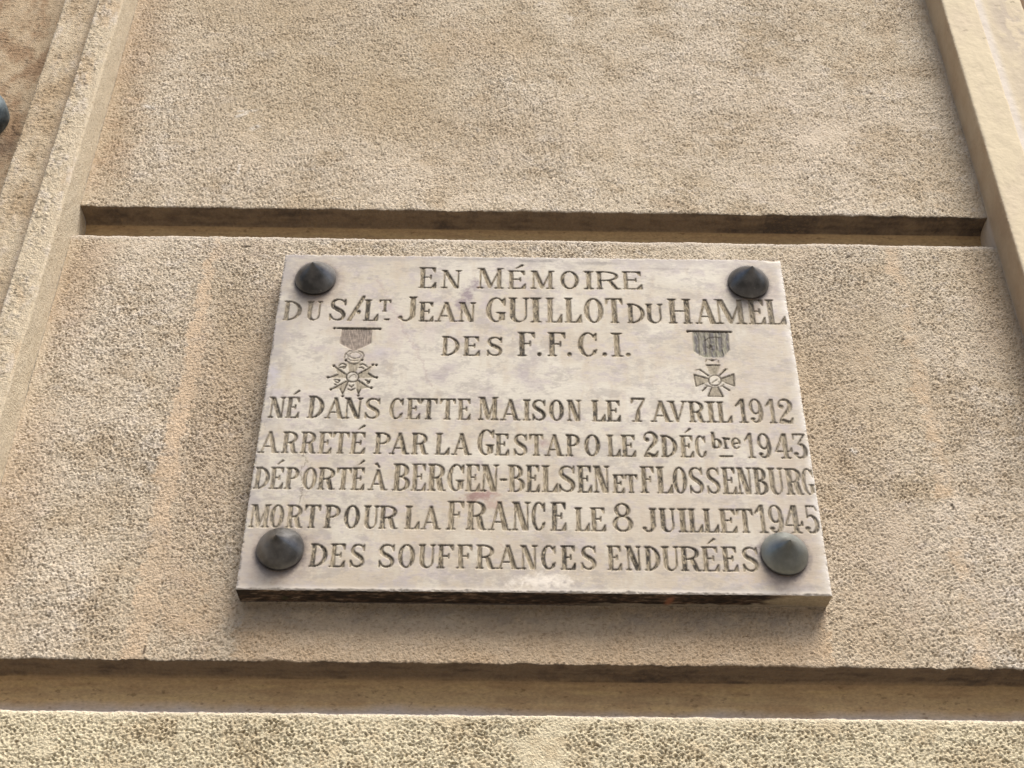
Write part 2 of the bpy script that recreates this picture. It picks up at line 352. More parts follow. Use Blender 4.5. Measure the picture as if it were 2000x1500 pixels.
def lamp(SS, XX, ZZ, s, a1, a2):
    am = np.where(SS == 0, .10, np.where(SS == 1, 1.0, np.where(SS == 3, .75, np.where(SS == 5, .6, .15))))
    # patched smooth inner margin of the strip front, uneven width
    edge = sstep(.004, .016, (-.578-XX)-.006*(a1 > .3)-.004*a2); am = np.where(SS == 1, am*(.15+.85*edge), am)
    am = np.where(SS == 3, am*(.25+.75*sstep(.0, .02, -.613-XX)), am)
    return am*np.clip(1+.3*a1, .3, 1.4)
def lpaint(SS, XX, ZZ, s, a1, a2, hh):
    c = np.ones(SS.shape+(3,), np.float32)*np.array((.56, .475, .35), np.float32)
    c = mix(c, (.50, .37, .24), np.clip(.4*a1-.15, 0, .5)); c = mix(c, (.60, .53, .45), np.clip(-.4*a2-.1, 0, .6))
    c = mix(c, (.62, .545, .42), (SS == 0)*.8)  # return painted paler, as the side turned to the light
    c = mix(c, (.42, .32, .21), (SS == 3)*np.clip(.45+.3*a1, 0, 1)); c = mix(c, (.36, .28, .2), (SS == 3)*sstep(-.632, -.615, XX)*.6)
    b = (SS == 5); c = mix(c, (.42, .32, .21), b*.8); c = mix(c, (.30, .20, .125), b*np.clip(.45+.5*a1+.2*a2-.8*np.clip(ZZ-.6, 0, 1)*4, 0, .9))
    c = mix(c, (.045, .03, .025), b*np.exp(-((XX+.6685+.002*a2)/.0016)**2)*.8)
    def crack(x0, z0, x1, z1, w):
        t = np.clip(((XX-x0)*(x1-x0)+(ZZ-z0)*(z1-z0))/((x1-x0)**2+(z1-z0)**2), 0, 1)
        return b*np.clip(1.3-np.hypot(XX-x0-t*(x1-x0)+.0006*a2, ZZ-z0-t*(z1-z0))/w, 0, 1)
    for a in [(-.690, .455, -.679, .452, .0014), (-.679, .452, -.671, .470, .0014), (-.700, .47, -.690, .455, .001), (-.684, .476, -.676, .49, .0011), (-.676, .49, -.673, .50, .001)]:
        c = mix(c, (.03, .02, .018), crack(*a)*.9)
    c = mix(c, (.10, .07, .055), b*np.clip(1.2-np.hypot((XX+.70)/.028, (ZZ-.43)/.025), 0, 1)*.6)  # shadow of the round fitting, painted on the wall below it
    return c
strip([('vertical_strip', [0, 1, 2], M_WALL, 'left projecting strip with rough face and smooth edge painted pale as if lit'),
       ('side_band', [3, 4], M_WALL, 'rough band stepped back beside the left strip'),
       ('outer_panel', [5], M_WALL, 'brown stained roughcast beyond the left strip')],
      [(-.578, .042), (-.578, -.045), (-.613, -.045), (-.613, -.030), (-.668, -.030), (-.668, .002), (-1.9, .002)],
      [0, .003, .003, .002, .004, .003, 0], [.002, .0018, .003, .0019, .003, .0024], lpaint, lamp, 101, True)

def ramp_(SS, XX, ZZ, s, a1, a2):
    return np.where(SS == 0, .22, .05)*np.clip(1+.5*a1, .2, 2)
def rpaint(SS, XX, ZZ, s, a1, a2, hh):
    c = np.ones(SS.shape+(3,), np.float32)*np.array((.60, .515, .37), np.float32)
    c = mix(c, (.55, .46, .35), np.clip(.3*a1, 0, .5))
    c = mix(c, (.47, .355, .235), (SS == 0)*np.clip(.8+.15*a1, 0, 1)); c = mix(c, (.60, .52, .42), (SS == 0)*sstep(-.004, .004, P_y(s)))  # return painted darker tan, as the side turned from the light
    g = (SS == 3); c = mix(c, (.60, .55, .50), g*(1-sstep(.640, .652, XX))*.9); c = mix(c, (.47, .40, .32), g*sstep(.642, .66, XX)*np.clip(.85+.2*a1, 0, 1)*(1-sstep(.675, .69, XX-.01*a2)))
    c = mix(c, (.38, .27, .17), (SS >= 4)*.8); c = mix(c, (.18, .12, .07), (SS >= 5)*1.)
    # fine crazing and a few dark nicks
    for (x0, z0, w, k) in [(.618, .741, .014, 1), (.690, .712, .006, 1.4), (.668, .703, .008, .5), (.605, .636, .006, .8), (.630, .62, .01, .6), (.602, .56, .008, .3), (.624, .50, .01, .3), (.645, .57, .004, .5)]:
        c = mix(c, (.12, .085, .06), (SS > 0)*np.exp(-((ZZ-z0-.15*(XX-x0)-.0008*a2)/.0011)**2)*(np.abs(XX-x0) < w/2)*min(1, k)*.8)
    return c
P_y = lambda s: -(s-.042)-.0+.0  # distance along the return measured from the wall plane
strip([('vertical_strip', [0, 1, 2], M_SMOOTH, 'right projecting strip, smooth cream with a tan inner side painted as shaded'),
       ('side_band', [3, 4], M_SMOOTH, 'grey-beige band stepped back beside the right strip'),
       ('window_reveal', [5], M_SMOOTH, 'dark brown recess beyond the right strip')],
      [(.5835, .042), (.5835, -.045), (.632, -.045), (.632, -.036), (.704, -.036), (.704, .10), (1.9, .10)],
      [0, .004, .003, .002, .003, .003, 0], [.002, .0022, .003, .0022, .004, .03], rpaint, ramp_, 201, False)

# letters: character, x, z of the baseline, width, height in mm on the slab
LETTERS = [
('E',163.7,393.9,20.4,31.8),('N',190.2,394,24,27.6),('M',233.1,394.4,31.4,31.1),('É',270.2,394.6,20.7,27.5),('M',296.7,394.8,28.2,27.5),('O',332.8,395,21.4,27.5),('I',360.4,395.2,11.6,27.5),('R',375.5,395.4,28.7,27.4),('E',406.8,395.6,23.1,27.4),
('D',7.8,342.9,20.9,28.5),('U',34.5,343,17.3,28.5),('S',60.9,343.1,20.2,32.7),('/',82.6,343.2,18.6,37.4),('.',93.5,353.1,4.2,5.7),('L',101.5,343.3,17,31.5),('T',118.6,357.4,13.8,17.5),('_',126,344.8,6.3,1.8),('J',141,343.5,22.6,36.5),('E',166.3,343.6,16.7,28.6),('A',184.8,343.7,26.7,28.6),('N',212.4,343.9,20,28.6),('G',244.7,344,22.7,36.5),('U',270.7,344.1,23.6,36.5),('I',296.6,344.2,13.2,36.5),('L',315,344.3,18.5,36.5),('L',336.9,344.5,19.4,36.5),('O',360,344.6,21.9,36.5),('T',385.3,344.7,19.6,36.5),('D',410,344.8,20.2,28.7),('U',431.9,344.9,19.4,28.7),('H',458.2,345.1,27,36.5),('A',489.4,345.2,27,36.5),('M',513.8,345.3,35.6,36.5),('E',552.1,345.5,19.6,36.5),('L',573.8,345.6,21.6,36.5),
('D',194.6,294.3,20.1,27.7),('E',219.5,294.5,18.6,27.5),('S',246.2,294.7,18.6,27.3),('F',282.2,295.1,20.5,34.3),('.',304.4,295.2,4.7,5.2),('F',316.7,295.4,21,34.2),('.',338.7,295.5,4.7,5.4),('C',351.4,295.7,21.8,34.1),('.',379.2,295.9,4.7,5.3),('I',389.4,296,13.2,33.9),('.',406,296.1,4.8,5.1),
('N',6.9,206.6,18.1,27.5),('É',26.1,206.6,14.7,27.5),('D',49.8,206.7,17.9,29.5),('A',69.1,206.7,22.6,27.6),('N',89.9,206.7,20.5,27.6),('S',112.8,206.7,17.4,27.6),('C',140.3,206.8,14.8,27.6),('E',159.4,206.8,14.8,27.6),('T',174.2,206.8,18.7,27.6),('T',195.8,206.8,17.3,27.6),('E',215.5,206.8,14.6,27.7),('M',238.5,206.9,22.6,30.5),('A',262.8,206.9,22.6,27.7),('I',287.9,206.9,8.5,27.7),('S',298.1,206.9,15.5,27.7),('O',317.4,206.9,15.6,27.7),('N',336.9,207,16,27.7),('L',364.1,207,15,27.8),('E',380.1,207,15.8,27.8),('7',407.3,207,16.7,31.4),('A',428.9,207.1,24.7,27.8),('V',448,207.1,22.2,27.8),('R',471.6,207.1,18,27.8),('I',490.6,207.1,11.9,27.8),('L',503.3,207.1,15.9,27.9),('1',523.1,207.1,14.6,31.9),('9',539.5,207.2,14.6,32),('1',557.1,207.2,12.4,32.1),('2',570.4,207.2,16.8,32.2),
('A',1.8,161.2,22.9,27.2),('R',26.8,161.2,17.6,27.2),('R',47,161.2,17,27.3),('E',66.2,161.2,14.3,27.3),('T',81.2,161.3,18,27.3),('É',100.4,161.3,16.4,27.3),('P',127,161.3,18.4,27.4),('A',143.2,161.3,22.2,27.4),('R',167.1,161.3,18.3,27.4),('L',192.6,161.3,15.7,27.5),('A',210.6,161.4,22.1,27.5),('G',238.6,161.4,17.9,32.9),('E',257.8,161.4,15,27.6),('S',277.9,161.4,14.9,27.6),('T',295.2,161.4,14.9,27.6),('A',311.5,161.4,21.2,27.6),('P',334.7,161.4,16.5,27.7),('O',354.7,161.5,16.7,27.7),('L',379.7,161.5,14.1,27.7),('E',394.9,161.5,15.5,27.7),('2',418.6,161.5,16.5,32.2),('D',438,161.5,17.6,27.8),('É',458.7,161.5,14.5,27.8),('C',475.8,161.5,11.5,27.9),('b',493.4,173.4,11.4,20.8),('r',505.9,173.2,8.9,14.2),('e',515.4,173,9.8,14.2),('_',500.7,162.5,15,1.7),('1',529.2,161.6,11.3,31.9),('9',543.6,161.6,14.2,31.8),('4',561.8,161.6,18.7,31.8),('3',581.5,161.6,15.6,31.7),
('D',2.5,116.2,15.9,26.6),('É',18.9,116.2,14.4,26.7),('P',35,116.2,15.4,26.8),('O',53.9,116.2,14.5,26.9),('R',69.8,116.2,18.7,27.1),('T',89.3,116.2,15.3,27.2),('É',105.7,116.2,13.7,27.3),('À',123.5,116.2,21,25.3),('B',149.2,116.2,18.4,33),('E',169.3,116.3,15.5,33),('R',186.5,116.3,19.6,33),('G',207.8,116.3,17.6,33),('E',227.2,116.3,15,32.9),('N',243.1,116.3,19.2,32.9),('-',263.6,129.8,7.9,2),('B',272.2,116.3,17.7,32.9),('E',291.3,116.3,14.4,32.9),('L',308.4,116.3,16.8,32.9),('S',326,116.3,18.1,32.9),('E',346.2,116.3,15.3,32.8),('N',363.3,116.3,17.6,32.8),('E',383.8,116.3,12.3,22.4),('T',396.6,116.4,13.4,22.4),('F',413.6,116.4,15.3,32.8),('L',430.6,116.4,17,32.8),('O',448.4,116.4,14.4,32.7),('S',465.4,116.4,15.6,32.7),('S',484,116.4,14.4,32.7),('E',500.7,116.4,14.7,32.7),('N',516.3,116.4,16.4,32.7),('B',534.4,116.4,15,32.7),('U',550.2,116.4,16.2,32.7),('R',568.3,116.4,18.6,32.6),('G',586.4,116.4,13.1,32.6),
('M',3.1,70.1,21,27.1),('O',24.7,70.1,13.8,27.1),('R',41.8,70.1,17.2,27.1),('T',59.9,70.1,16.6,27.2),('P',81.1,70.1,17.4,27.2),('O',101.9,70.1,16,27.3),('U',121.5,70.1,15.8,27.3),('R',138.3,70.1,19.7,27.3),('L',165.1,70.1,15.1,27.4),('A',181.8,70.1,21.2,27.4),('F',208.7,70.1,18.1,33.7),('R',228.8,70.1,21.8,33.7),('A',251.9,70.1,24.1,33.7),('N',276.8,70.1,19.4,33.6),('C',297.5,70.1,14.1,33.6),('E',316.9,70.1,16.2,33.6),('L',342.7,70.1,15,27.7),('E',358.8,70.1,15.8,27.8),('8',382.2,70.1,20.7,33.5),('J',412.3,70.1,15.7,27.9),('U',431,70.1,16.6,27.9),('I',450,70.1,10,28),('L',461.2,70.1,14.6,28),('L',476.6,70.1,15.8,28),('E',494,70.1,17.5,28),('T',512,70.1,17.2,28.1),('1',530.9,70.1,13.3,33.4),('9',545.3,70.1,15.1,33.4),('4',561.7,70.1,19.1,33.4),('5',582.3,70.1,15,33.3),
('D',70.4,25.6,17.6,26.4),('E',90.9,25.6,15.7,26.4),('S',111.3,25.6,15.4,26.5),('S',140.6,25.6,16.9,26.6),('O',161,25.6,16.6,26.7),('U',181.6,25.6,16.8,26.8),('F',200.8,25.6,16.9,26.8),('F',221,25.6,16,26.9),('R',240.6,25.6,19.4,27),('A',261,25.6,24.1,27.1),('N',285.5,25.6,18,27.2),('C',307.1,25.6,14.7,27.2),('E',327,25.6,15,27.3),('S',347.5,25.6,16,27.4),('E',374.6,25.6,14.6,27.5),('N',393.6,25.6,16.7,27.6),('D',412.8,25.6,16,27.6),('U',430.6,25.6,17.3,27.7),('R',449.7,25.6,20.7,27.8),('É',471.6,25.6,17,27.8),('E',492.2,25.6,15.8,27.9),('S',512.8,25.6,17.1,28),
]
MEDALS = [
 [('bar',[('line',[(72.3,332.0),(120.9,331.8)],[0.9,1.3,0.9]),('dot',[(69.2,331.9)],1.5),('dot',[(122.3,331.6)],1.5)]),('ribbon',[('tray',[(78.1,330.6),(113.0,330.7),(113.3,310.7),(94.8,299.0),(77.8,309.8)],0)]),('star',[('tray',[(88.9,282.3),(103.4,282.5),(98.9,270.2),(91.7,270.1)],0),('tray',[(74.8,277.0),(88.5,266.5),(88.1,261.2),(69.6,261.6),(79.3,266.4)],0),('tray',[(89.8,257.4),(73.9,245.9),(83.3,246.7),(86.9,238.4),(91.6,256.7)],0),('tray',[(99.6,257.5),(102.3,245.6),(104.2,239.4),(106.2,246.4),(116.9,248.6),(103.0,258.3)],0),('tray',[(102.3,267.5),(115.7,277.6),(113.2,268.3),(122.3,262.4),(103.3,261.1)],0),('line',[(74.8,277.0),(88.5,266.5)],[0.5,0.7,0.5]),('line',[(69.6,261.6),(79.3,266.4)],[0.5,0.7,0.5]),('line',[(89.8,257.4),(73.9,245.9)],[0.5,0.7,0.5]),('line',[(83.3,246.7),(86.8,239.1)],[0.5,0.7,0.5]),('line',[(102.2,246.3),(104.1,240.1)],[0.5,0.7,0.5]),('line',[(103.0,258.3),(115.8,248.6)],[0.5,0.7,0.5]),('line',[(102.3,267.5),(115.7,277.6)],[0.5,0.7,0.5]),('line',[(113.2,268.3),(121.1,262.6)],[0.5,0.7,0.5]),('line',[(86.7,239.8),(91.6,256.7)],[0.5,0.7,0.5]),('line',[(104.4,240.1),(106.2,246.4)],[0.5,0.7,0.5]),('dot',[(73.3,278.2)],1.45),('dot',[(68.1,262.0)],1.45),('dot',[(73.0,245.5)],1.45),('dot',[(86.8,236.5)],1.45),('dot',[(104.2,237.6)],1.45),('dot',[(118.1,248.1)],1.45),('dot',[(123.0,262.4)],1.45),('dot',[(117.4,280.2)],1.45),('dot',[(86.3,286.2)],1.45),('dot',[(104.7,287.0)],1.45),('dot',[(121.6,279.9)],1.45),('line',[(102.6,263.1),(102.1,265.2),(101.0,267.2),(99.4,268.8),(97.4,269.7),(95.2,270.1),(93.2,269.7),(91.4,268.6),(90.0,267.0),(89.2,265.0),(89.0,262.9),(89.5,260.7),(90.7,258.7),(92.3,257.2),(94.3,256.2),(96.4,255.9),(98.5,256.3),(100.3,257.3),(101.6,258.9),(102.5,260.9),(102.6,263.1)],[0.7,0.7,0.7]),('line',[(91.3,260.9),(94.4,264.5),(97.7,266.7),(99.6,265.3),(99.6,261.7)],[0.45,0.45,0.45]),('line',[(84.3,288.7),(85.0,294.5),(89.2,299.7),(93.4,299.0)],[0.5,0.5,0.5]),('line',[(99.2,299.5),(104.0,297.7),(106.4,293.4),(104.7,288.3)],[0.5,0.5,0.5]),('line',[(103.2,293.3),(102.7,294.7),(101.7,296.0),(100.1,296.9),(98.2,297.6),(96.1,297.7),(94.0,297.5),(92.2,296.8),(90.8,295.8),(90.0,294.5),(89.8,293.1),(90.2,291.8),(91.2,290.5),(92.8,289.5),(94.7,288.9),(96.8,288.7),(98.9,289.0),(100.7,289.7),(102.1,290.7),(102.9,291.9),(103.2,293.3)],[0.4,0.4,0.4]),('line',[(85.7,285.8),(91.8,282.3),(97.1,281.0),(101.0,283.2),(104.2,286.8)],[0.5,0.5,0.5]),('line',[(86.0,296.0),(88.6,292.4),(88.4,288.8),(91.5,285.9),(96.2,285.6),(100.8,286.4)],[0.45,0.45,0.45]),('line',[(79.1,277.8),(80.4,280.4),(83.7,281.5),(87.4,279.4)],[0.7,0.7,0.7]),('line',[(79.6,275.7),(83.0,276.4),(87.5,277.9)],[0.7,0.7,0.7]),('line',[(84.4,274.3),(86.6,275.8)],[0.7,0.7,0.7]),('line',[(103.1,279.6),(105.2,281.4),(108.9,279.7),(111.4,276.9)],[0.7,0.7,0.7]),('line',[(102.2,276.0),(105.0,276.8),(107.5,274.7)],[0.7,0.7,0.7]),('line',[(75.3,258.6),(78.8,259.0),(81.7,257.9),(80.3,254.4),(76.7,256.5)],[0.7,0.7,0.7]),('line',[(76.4,252.9),(78.8,251.6)],[0.7,0.7,0.7]),('line',[(110.4,259.1),(114.6,257.0),(112.4,255.6)],[0.7,0.7,0.7]),('line',[(116.2,259.2),(115.3,254.9),(113.1,253.5)],[0.7,0.7,0.7]),('line',[(93.2,251.1),(95.7,249.0),(97.8,251.8)],[0.7,0.7,0.7]),('line',[(91.9,246.2),(95.5,244.5),(99.9,247.0)],[0.7,0.7,0.7])])],
 [('bar',[('line',[(480.9,333.9),(527.9,333.6)],[0.9,1.2,0.9]),('dot',[(479.0,333.5)],1.5),('dot',[(529.1,333.3)],1.5)]),('ribbon',[('tray',[(484.7,332.3),(526.0,332.6),(525.1,307.0),(516.8,296.6),(495.4,296.3),(484.0,304.9)],0),('line',[(491.5,331.7),(490.3,298.4)],[0.4,0.4,0.4]),('line',[(498.3,331.8),(497.6,298.5)],[0.4,0.4,0.4]),('line',[(504.6,331.9),(502.3,298.6)],[0.4,0.4,0.4]),('line',[(511.7,332.0),(509.9,298.7)],[0.4,0.4,0.4]),('line',[(518.3,332.1),(516.4,298.8)],[0.4,0.4,0.4]),('line',[(497.7,320.6),(502.8,325.1),(511.2,326.4),(516.5,325.3)],[0.6,0.6,0.6]),('star5',[(504.4,312.9)],3.4),('line',[(499.4,312.5),(502.7,309.6),(506.7,308.2)],[0.5,0.5,0.5])]),('cross',[('tray',[(496.5,285.3),(512.3,285.6),(507.3,272.4),(500.6,272.3)],0),('tray',[(481.8,272.0),(497.3,266.9),(497.4,261.9),(482.8,255.7)],0),('tray',[(512.3,266.7),(526.8,273.0),(526.1,256.7),(511.4,263.2)],0),('tray',[(500.6,254.6),(507.2,255.0),(512.4,242.5),(495.2,242.6)],0),('line',[(496.5,285.5),(512.3,285.7)],[0.5,0.6,0.5]),('line',[(481.8,272.0),(497.0,266.9)],[0.5,0.6,0.5]),('line',[(512.7,267.1),(526.9,273.4)],[0.5,0.6,0.5]),('line',[(526.8,273.0),(526.1,256.7)],[0.5,0.6,0.5]),('line',[(507.3,255.4),(512.4,242.1)],[0.5,0.6,0.5]),('line',[(500.2,254.2),(495.2,242.6)],[0.5,0.6,0.5]),('line',[(482.8,255.5),(492.7,260.4)],[0.5,0.6,0.5]),('line',[(495.2,242.2),(512.4,242.1)],[0.5,0.6,0.5]),('line',[(481.8,272.0),(482.8,255.7)],[0.5,0.6,0.5]),('line',[(526.1,256.7),(515.9,261.5)],[0.5,0.6,0.5]),('line',[(489.0,278.9),(498.2,270.4)],[0.8,0.8,0.8]),('line',[(510.7,271.3),(518.8,280.0)],[0.8,0.8,0.8]),('line',[(489.5,249.5),(494.6,255.2)],[0.8,0.8,0.8]),('line',[(513.1,256.2),(520.0,250.3)],[0.8,0.8,0.8]),('line',[(493.1,258.0),(496.9,255.6),(500.9,255.3)],[0.45,0.45,0.45]),('line',[(510.2,255.4),(514.5,259.0)],[0.45,0.45,0.45]),('line',[(484.9,278.1),(489.6,279.3)],[0.45,0.45,0.45]),('line',[(516.3,278.9),(519.9,280.1)],[0.45,0.45,0.45]),('line',[(497.8,293.4),(496.3,289.8)],[0.45,0.45,0.45]),('line',[(500.1,293.1),(504.7,291.7),(508.9,293.6)],[0.45,0.45,0.45]),('line',[(511.1,291.8),(510.8,288.6)],[0.45,0.45,0.45]),('line',[(500.8,260.2),(503.9,262.7),(507.6,265.6)],[0.45,0.45,0.45]),('line',[(508.4,262.1),(509.6,261.7)],[0.45,0.45,0.45]),('dot',[(504.2,292.4)],1.4),('line',[(511.8,264.3),(511.6,266.5),(510.8,268.6),(509.4,270.2),(507.5,271.3),(505.3,271.6),(503.1,271.2),(501.1,270.1),(499.3,268.4),(498.2,266.4),(497.6,264.0),(497.8,261.7),(498.6,259.7),(500.0,258.1),(501.9,257.1),(504.0,256.7),(506.3,257.1),(508.3,258.2),(510.0,259.9),(511.2,261.9),(511.8,264.3)],[0.55,0.55,0.55])])]]

# ---------------------------------------------------------------- memorial plaque
PW, PH, PT = 600.0, 444.43, 29.2      # mm
plaque = empty('memorial_plaque', (0, 0, ZC), 'pale marble memorial plaque with engraved French inscription and two medals, fixed by four cone caps', 'plaque')
CELL = .70
gx = int(PW/CELL)+1; gz = int(PH/CELL)+1
GX = np.linspace(0, PW, gx); GZ = np.linspace(0, PH, gz)
cxs, czs = GX[1]-GX[0], GZ[1]-GZ[0]
mask = np.zeros((gz, gx), np.float32); ids = np.full((gz, gx), -1, np.int32)
dep = np.zeros((gz, gx), np.float32)
SUB = 3

def glyph(ch, X, Y, w, h):
    t = min(.148*h, .27*w); s = 1.15
    if h < 20: t = min(.15*h, .25*w); s = 1.0
    R = lambda a, b, c, d: (X >= a) & (X <= c) & (Y >= b) & (Y <= d)
    def PG(pts):
        r = np.zeros(X.shape, bool); n = len(pts)
        for i in range(n):
            x0, y0 = pts[i]; x1, y1 = pts[(i+1) % n]
            if y0 == y1: continue
            r ^= ((Y >= min(y0, y1)) & (Y < max(y0, y1)) & (X < x0+(Y-y0)*(x1-x0)/(y1-y0)))
        return r
    EL = lambda a, b, rx, ry: ((X-a)/max(rx, .01))**2+((Y-b)/max(ry, .01))**2 <= 1
    def BR(pts, rs):
        # smooth stroke through points (Catmull-Rom) with varying half width
        p = np.array([(a*w, b*h) for a, b in pts]); rs = np.array(rs, float); r = np.zeros(X.shape, bool)
        q = np.vstack([2*p[0]-p[1], p, 2*p[-1]-p[-2]])
        for i in range(len(p)-1):
            for u in np.linspace(0, 1, 9)[:-1 if i < len(p)-2 else None]:
                a, b, c, d = q[i], q[i+1], q[i+2], q[i+3]
                pt = .5*((2*b)+(c-a)*u+(2*a-5*b+4*c-d)*u*u+(-a+3*b-3*c+d)*u**3)
                rr = rs[i]*(1-u)+rs[i+1]*u
                r |= (X-pt[0])**2+(Y-pt[1])**2 <= rr*rr
        return r
    def foot(a, b, e=None, top=False):
        e = (.42*t if e is None else e)
        y0, y1 = (h-s, h) if top else (0, s)
        r = R(a-e, y0, b+e, y1)
        yb = h-s if top else s; sg = -1 if top else 1
        r |= PG([(a-e*.7, yb), (a+.01, yb+sg*s*.9), (b-.01, yb+sg*s*.9), (b+e*.7, yb)])
        return r
    ac = None
    if ch in 'ÉÀ':
        ac = ch; ch = 'E' if ch == 'É' else 'A'
    e = .42*t
    if ch == 'I': t = min(.17*h, .5*w); a = (w-t)/2; g = R(a, 0, a+t, h) | foot(a, a+t, a) | foot(a, a+t, a, True)
    elif ch in 'EF':
        g = R(e, 0, e+t, h) | R(0, h-s, .95*w, h)
        g |= PG([(.95*w, h), (.95*w, h-.25*h), (.95*w-s*.7, h-.25*h), (.72*w, h-s)])
        g |= R(e+t, .52*h-s/2, .70*w, .52*h+s/2) | R(.70*w-s*.8, .41*h, .70*w+.3*s, .63*h)
        if ch == 'E': g |= R(0, 0, w, s) | PG([(w, 0), (w, .28*h), (w-s*.7, .28*h), (.72*w, s)])
        else: g |= foot(e, e+t, e*1.3)
    elif ch == 'L':
        g = R(e, 0, e+t, h) | foot(e, e+t, e, True) | R(0, 0, w, s) | PG([(w, 0), (w, .33*h), (w-s*.7, .33*h), (.66*w, s)])
    elif ch == 'T':
        a = (w-t)/2; g = R(a, 0, a+t, h) | foot(a, a+t) | R(0, h-s, w, h)
        g |= PG([(w, h), (w, .74*h), (w-s*.7, .74*h), (.80*w, h-s)]) | PG([(0, h), (0, .74*h), (s*.7, .74*h), (.20*w, h-s)])
    elif ch == 'H':
        g = R(e, 0, e+t, h) | R(w-e-t, 0, w-e, h) | R(e, .49*h, w-e, .49*h+s)
        for T in (0, 1): g |= foot(e, e+t, e, T) | foot(w-e-t, w-e, e, T)
    elif ch == 'N':
        k = s*1.1; e2 = .13*w; g = R(e2, 0, e2+k, h) | R(w-e2-k, 0, w-e2, h)
        g |= PG([(e2*.4, h), (e2*.4+t*1.25, h), (w-e2, 0), (w-e2-t*1.15, 0)])
        g |= foot(e2, e2+k, e2) | R(0, h-s, e2+t, h) | foot(w-e2-k, w-e2, e2, True)
    elif ch == 'M':
        k = s*1.15; e2 = .10*w; g = R(e2, 0, e2+k, h) | R(w-e2-t*.95, 0, w-e2, h)
        g |= PG([(e2, h), (e2+t*1.1, h), (.52*w+t*.35, .12*h), (.50*w-t*.45, .02*h)]) | PG([(w-e2-k*.2, h), (w-e2-k*1.4, h), (.50*w-t*.3, .02*h), (.50*w+t*.1, .02*h)])
        g |= foot(e2, e2+k, e2) | foot(w-e2-t*.95, w-e2, e2) | R(0, h-s, e2+t, h) | R(w-e2-t, h-s, w, h)
    elif ch == 'A':
        k = s*1.15; g = PG([(.12*w, 0), (.12*w+k, 0), (.52*w, .93*h), (.50*w, h), (.44*w, h)])
        g |= PG([(.86*w-t*1.05, 0), (.88*w, 0), (.56*w, h), (.40*w, h)])
        g |= R(.26*w, .27*h, .72*w, .27*h+s) | R(0, 0, .28*w, s) | R(.66*w, 0, w, s)
    elif ch == 'V':
        k = s*1.15; g = PG([(.12*w, h), (.12*w+t*1.1, h), (.56*w, 0), (.44*w, 0)]) | PG([(.88*w, h), (.88*w-k, h), (.49*w, .05*h), (.52*w, 0)])
        g |= R(0, h-s, .38*w, h) | R(.70*w, h-s, w, h)
    elif ch == 'U':
        k = s*1.2; xr = w-e-k; o_ = EL((e+xr+k)/2, .27*h, (xr+k-e)/2, .27*h) & (Y < .27*h)
        i_ = EL((e+t+xr)/2, .28*h, (xr-e-t)/2, .28*h-s*1.1)
        g = (o_ & ~i_) | R(e, .27*h, e+t, h) | R(xr, .27*h, xr+k, h) | foot(e, e+t, e, True) | foot(xr, xr+k, e*1.3, True)
    elif ch == 'J':
        xs = w-e-t; g = R(xs, .25*h, xs+t, h) | foot(xs, xs+t, e, True)
        xc = (xs+t/2)/w; g |= BR([(xc, .40), (xc, .22), (.56, .045), (.32, .035), (.16, .13)], [t*.5, t*.48, s*.9, s*.7, s*.8]) | EL(.17*w, .15*h, .07*h, .06*h)
    elif ch == 'O': g = EL(w/2, h/2, w/2, h/2) & ~EL(w/2, h/2, w/2-t*.95, h/2-s*1.05)
    elif ch in 'CG':
        g = EL(w/2, h/2, w/2, h/2) & ~EL(w*.54, h/2, w*.46-t*.62, h/2-s*1.1)
        g &= ~((X > .60*w) & (Y > .26*h) & (Y < .78*h))
        g |= PG([(w*.97, .98*h), (w*.97-s*.8, .98*h), (.80*w, .90*h), (.90*w, .66*h), (.97*w, .66*h)])
        if ch == 'G': g |= R(w-e-t, .08*h, w-e*.6, .40*h) | R(.50*w, .40*h-s, w, .40*h)
        else: g |= BR([(.62, .04), (.85, .12), (.95, .28)], [s*.6, s*.6, s*.5])
    elif ch == 'D':
        g = R(e, 0, e+t, h) | foot(e, e+t, e) | foot(e, e+t, e, True)
        rx = w-e-t*.6; xs = e+t*.6
        g |= (EL(xs, h/2, rx, h/2) & ~EL(xs, h/2, rx-t, h/2-s) & (X > e+t))
    elif ch in 'PRB':
        g = R(e, 0, e+t, h) | foot(e, e+t, e, True)
        yb = .46*h if ch != 'B' else .50*h; rxx = (w*.92 if ch != 'B' else w*.90)-e-t*.9; xs = e+t*.9; cyy = (yb+h)/2; ry = (h-yb)/2
        bx = (X > e+t*.9)
        top = (np.abs((X-xs)/rxx)**2.4+np.abs((Y-cyy)/ry)**2.2 <= 1) & ~(np.abs((X-xs)/(rxx-t*.9))**2.4+np.abs((Y-cyy)/(ry-s))**2.2 <= 1) & bx
        g |= top
        if ch == 'B':
            cy2 = (yb+s*.5)/2; ry2 = (yb+s)/2; rx2 = w-e-t*.9
            g |= (np.abs((X-xs)/rx2)**2.4+np.abs((Y-cy2)/ry2)**2.2 <= 1) & ~(np.abs((X-xs)/(rx2-t*.95))**2.4+np.abs((Y-cy2)/(ry2-s))**2.2 <= 1) & bx
            g |= R(0, 0, e+t, s)
        elif ch == 'R':
            g |= foot(e, e+t, e)
            x1 = w*.90; g |= PG([(.46*w, yb+s), (.46*w+t*1.1, yb+s), (x1-t*.1, s*1.0), (w, s), (w, 0), (x1-t*.85, 0), (x1-t*1.25, s*1.4)])
        else: g |= foot(e, e+t, e*1.2)
    elif ch == 'S':
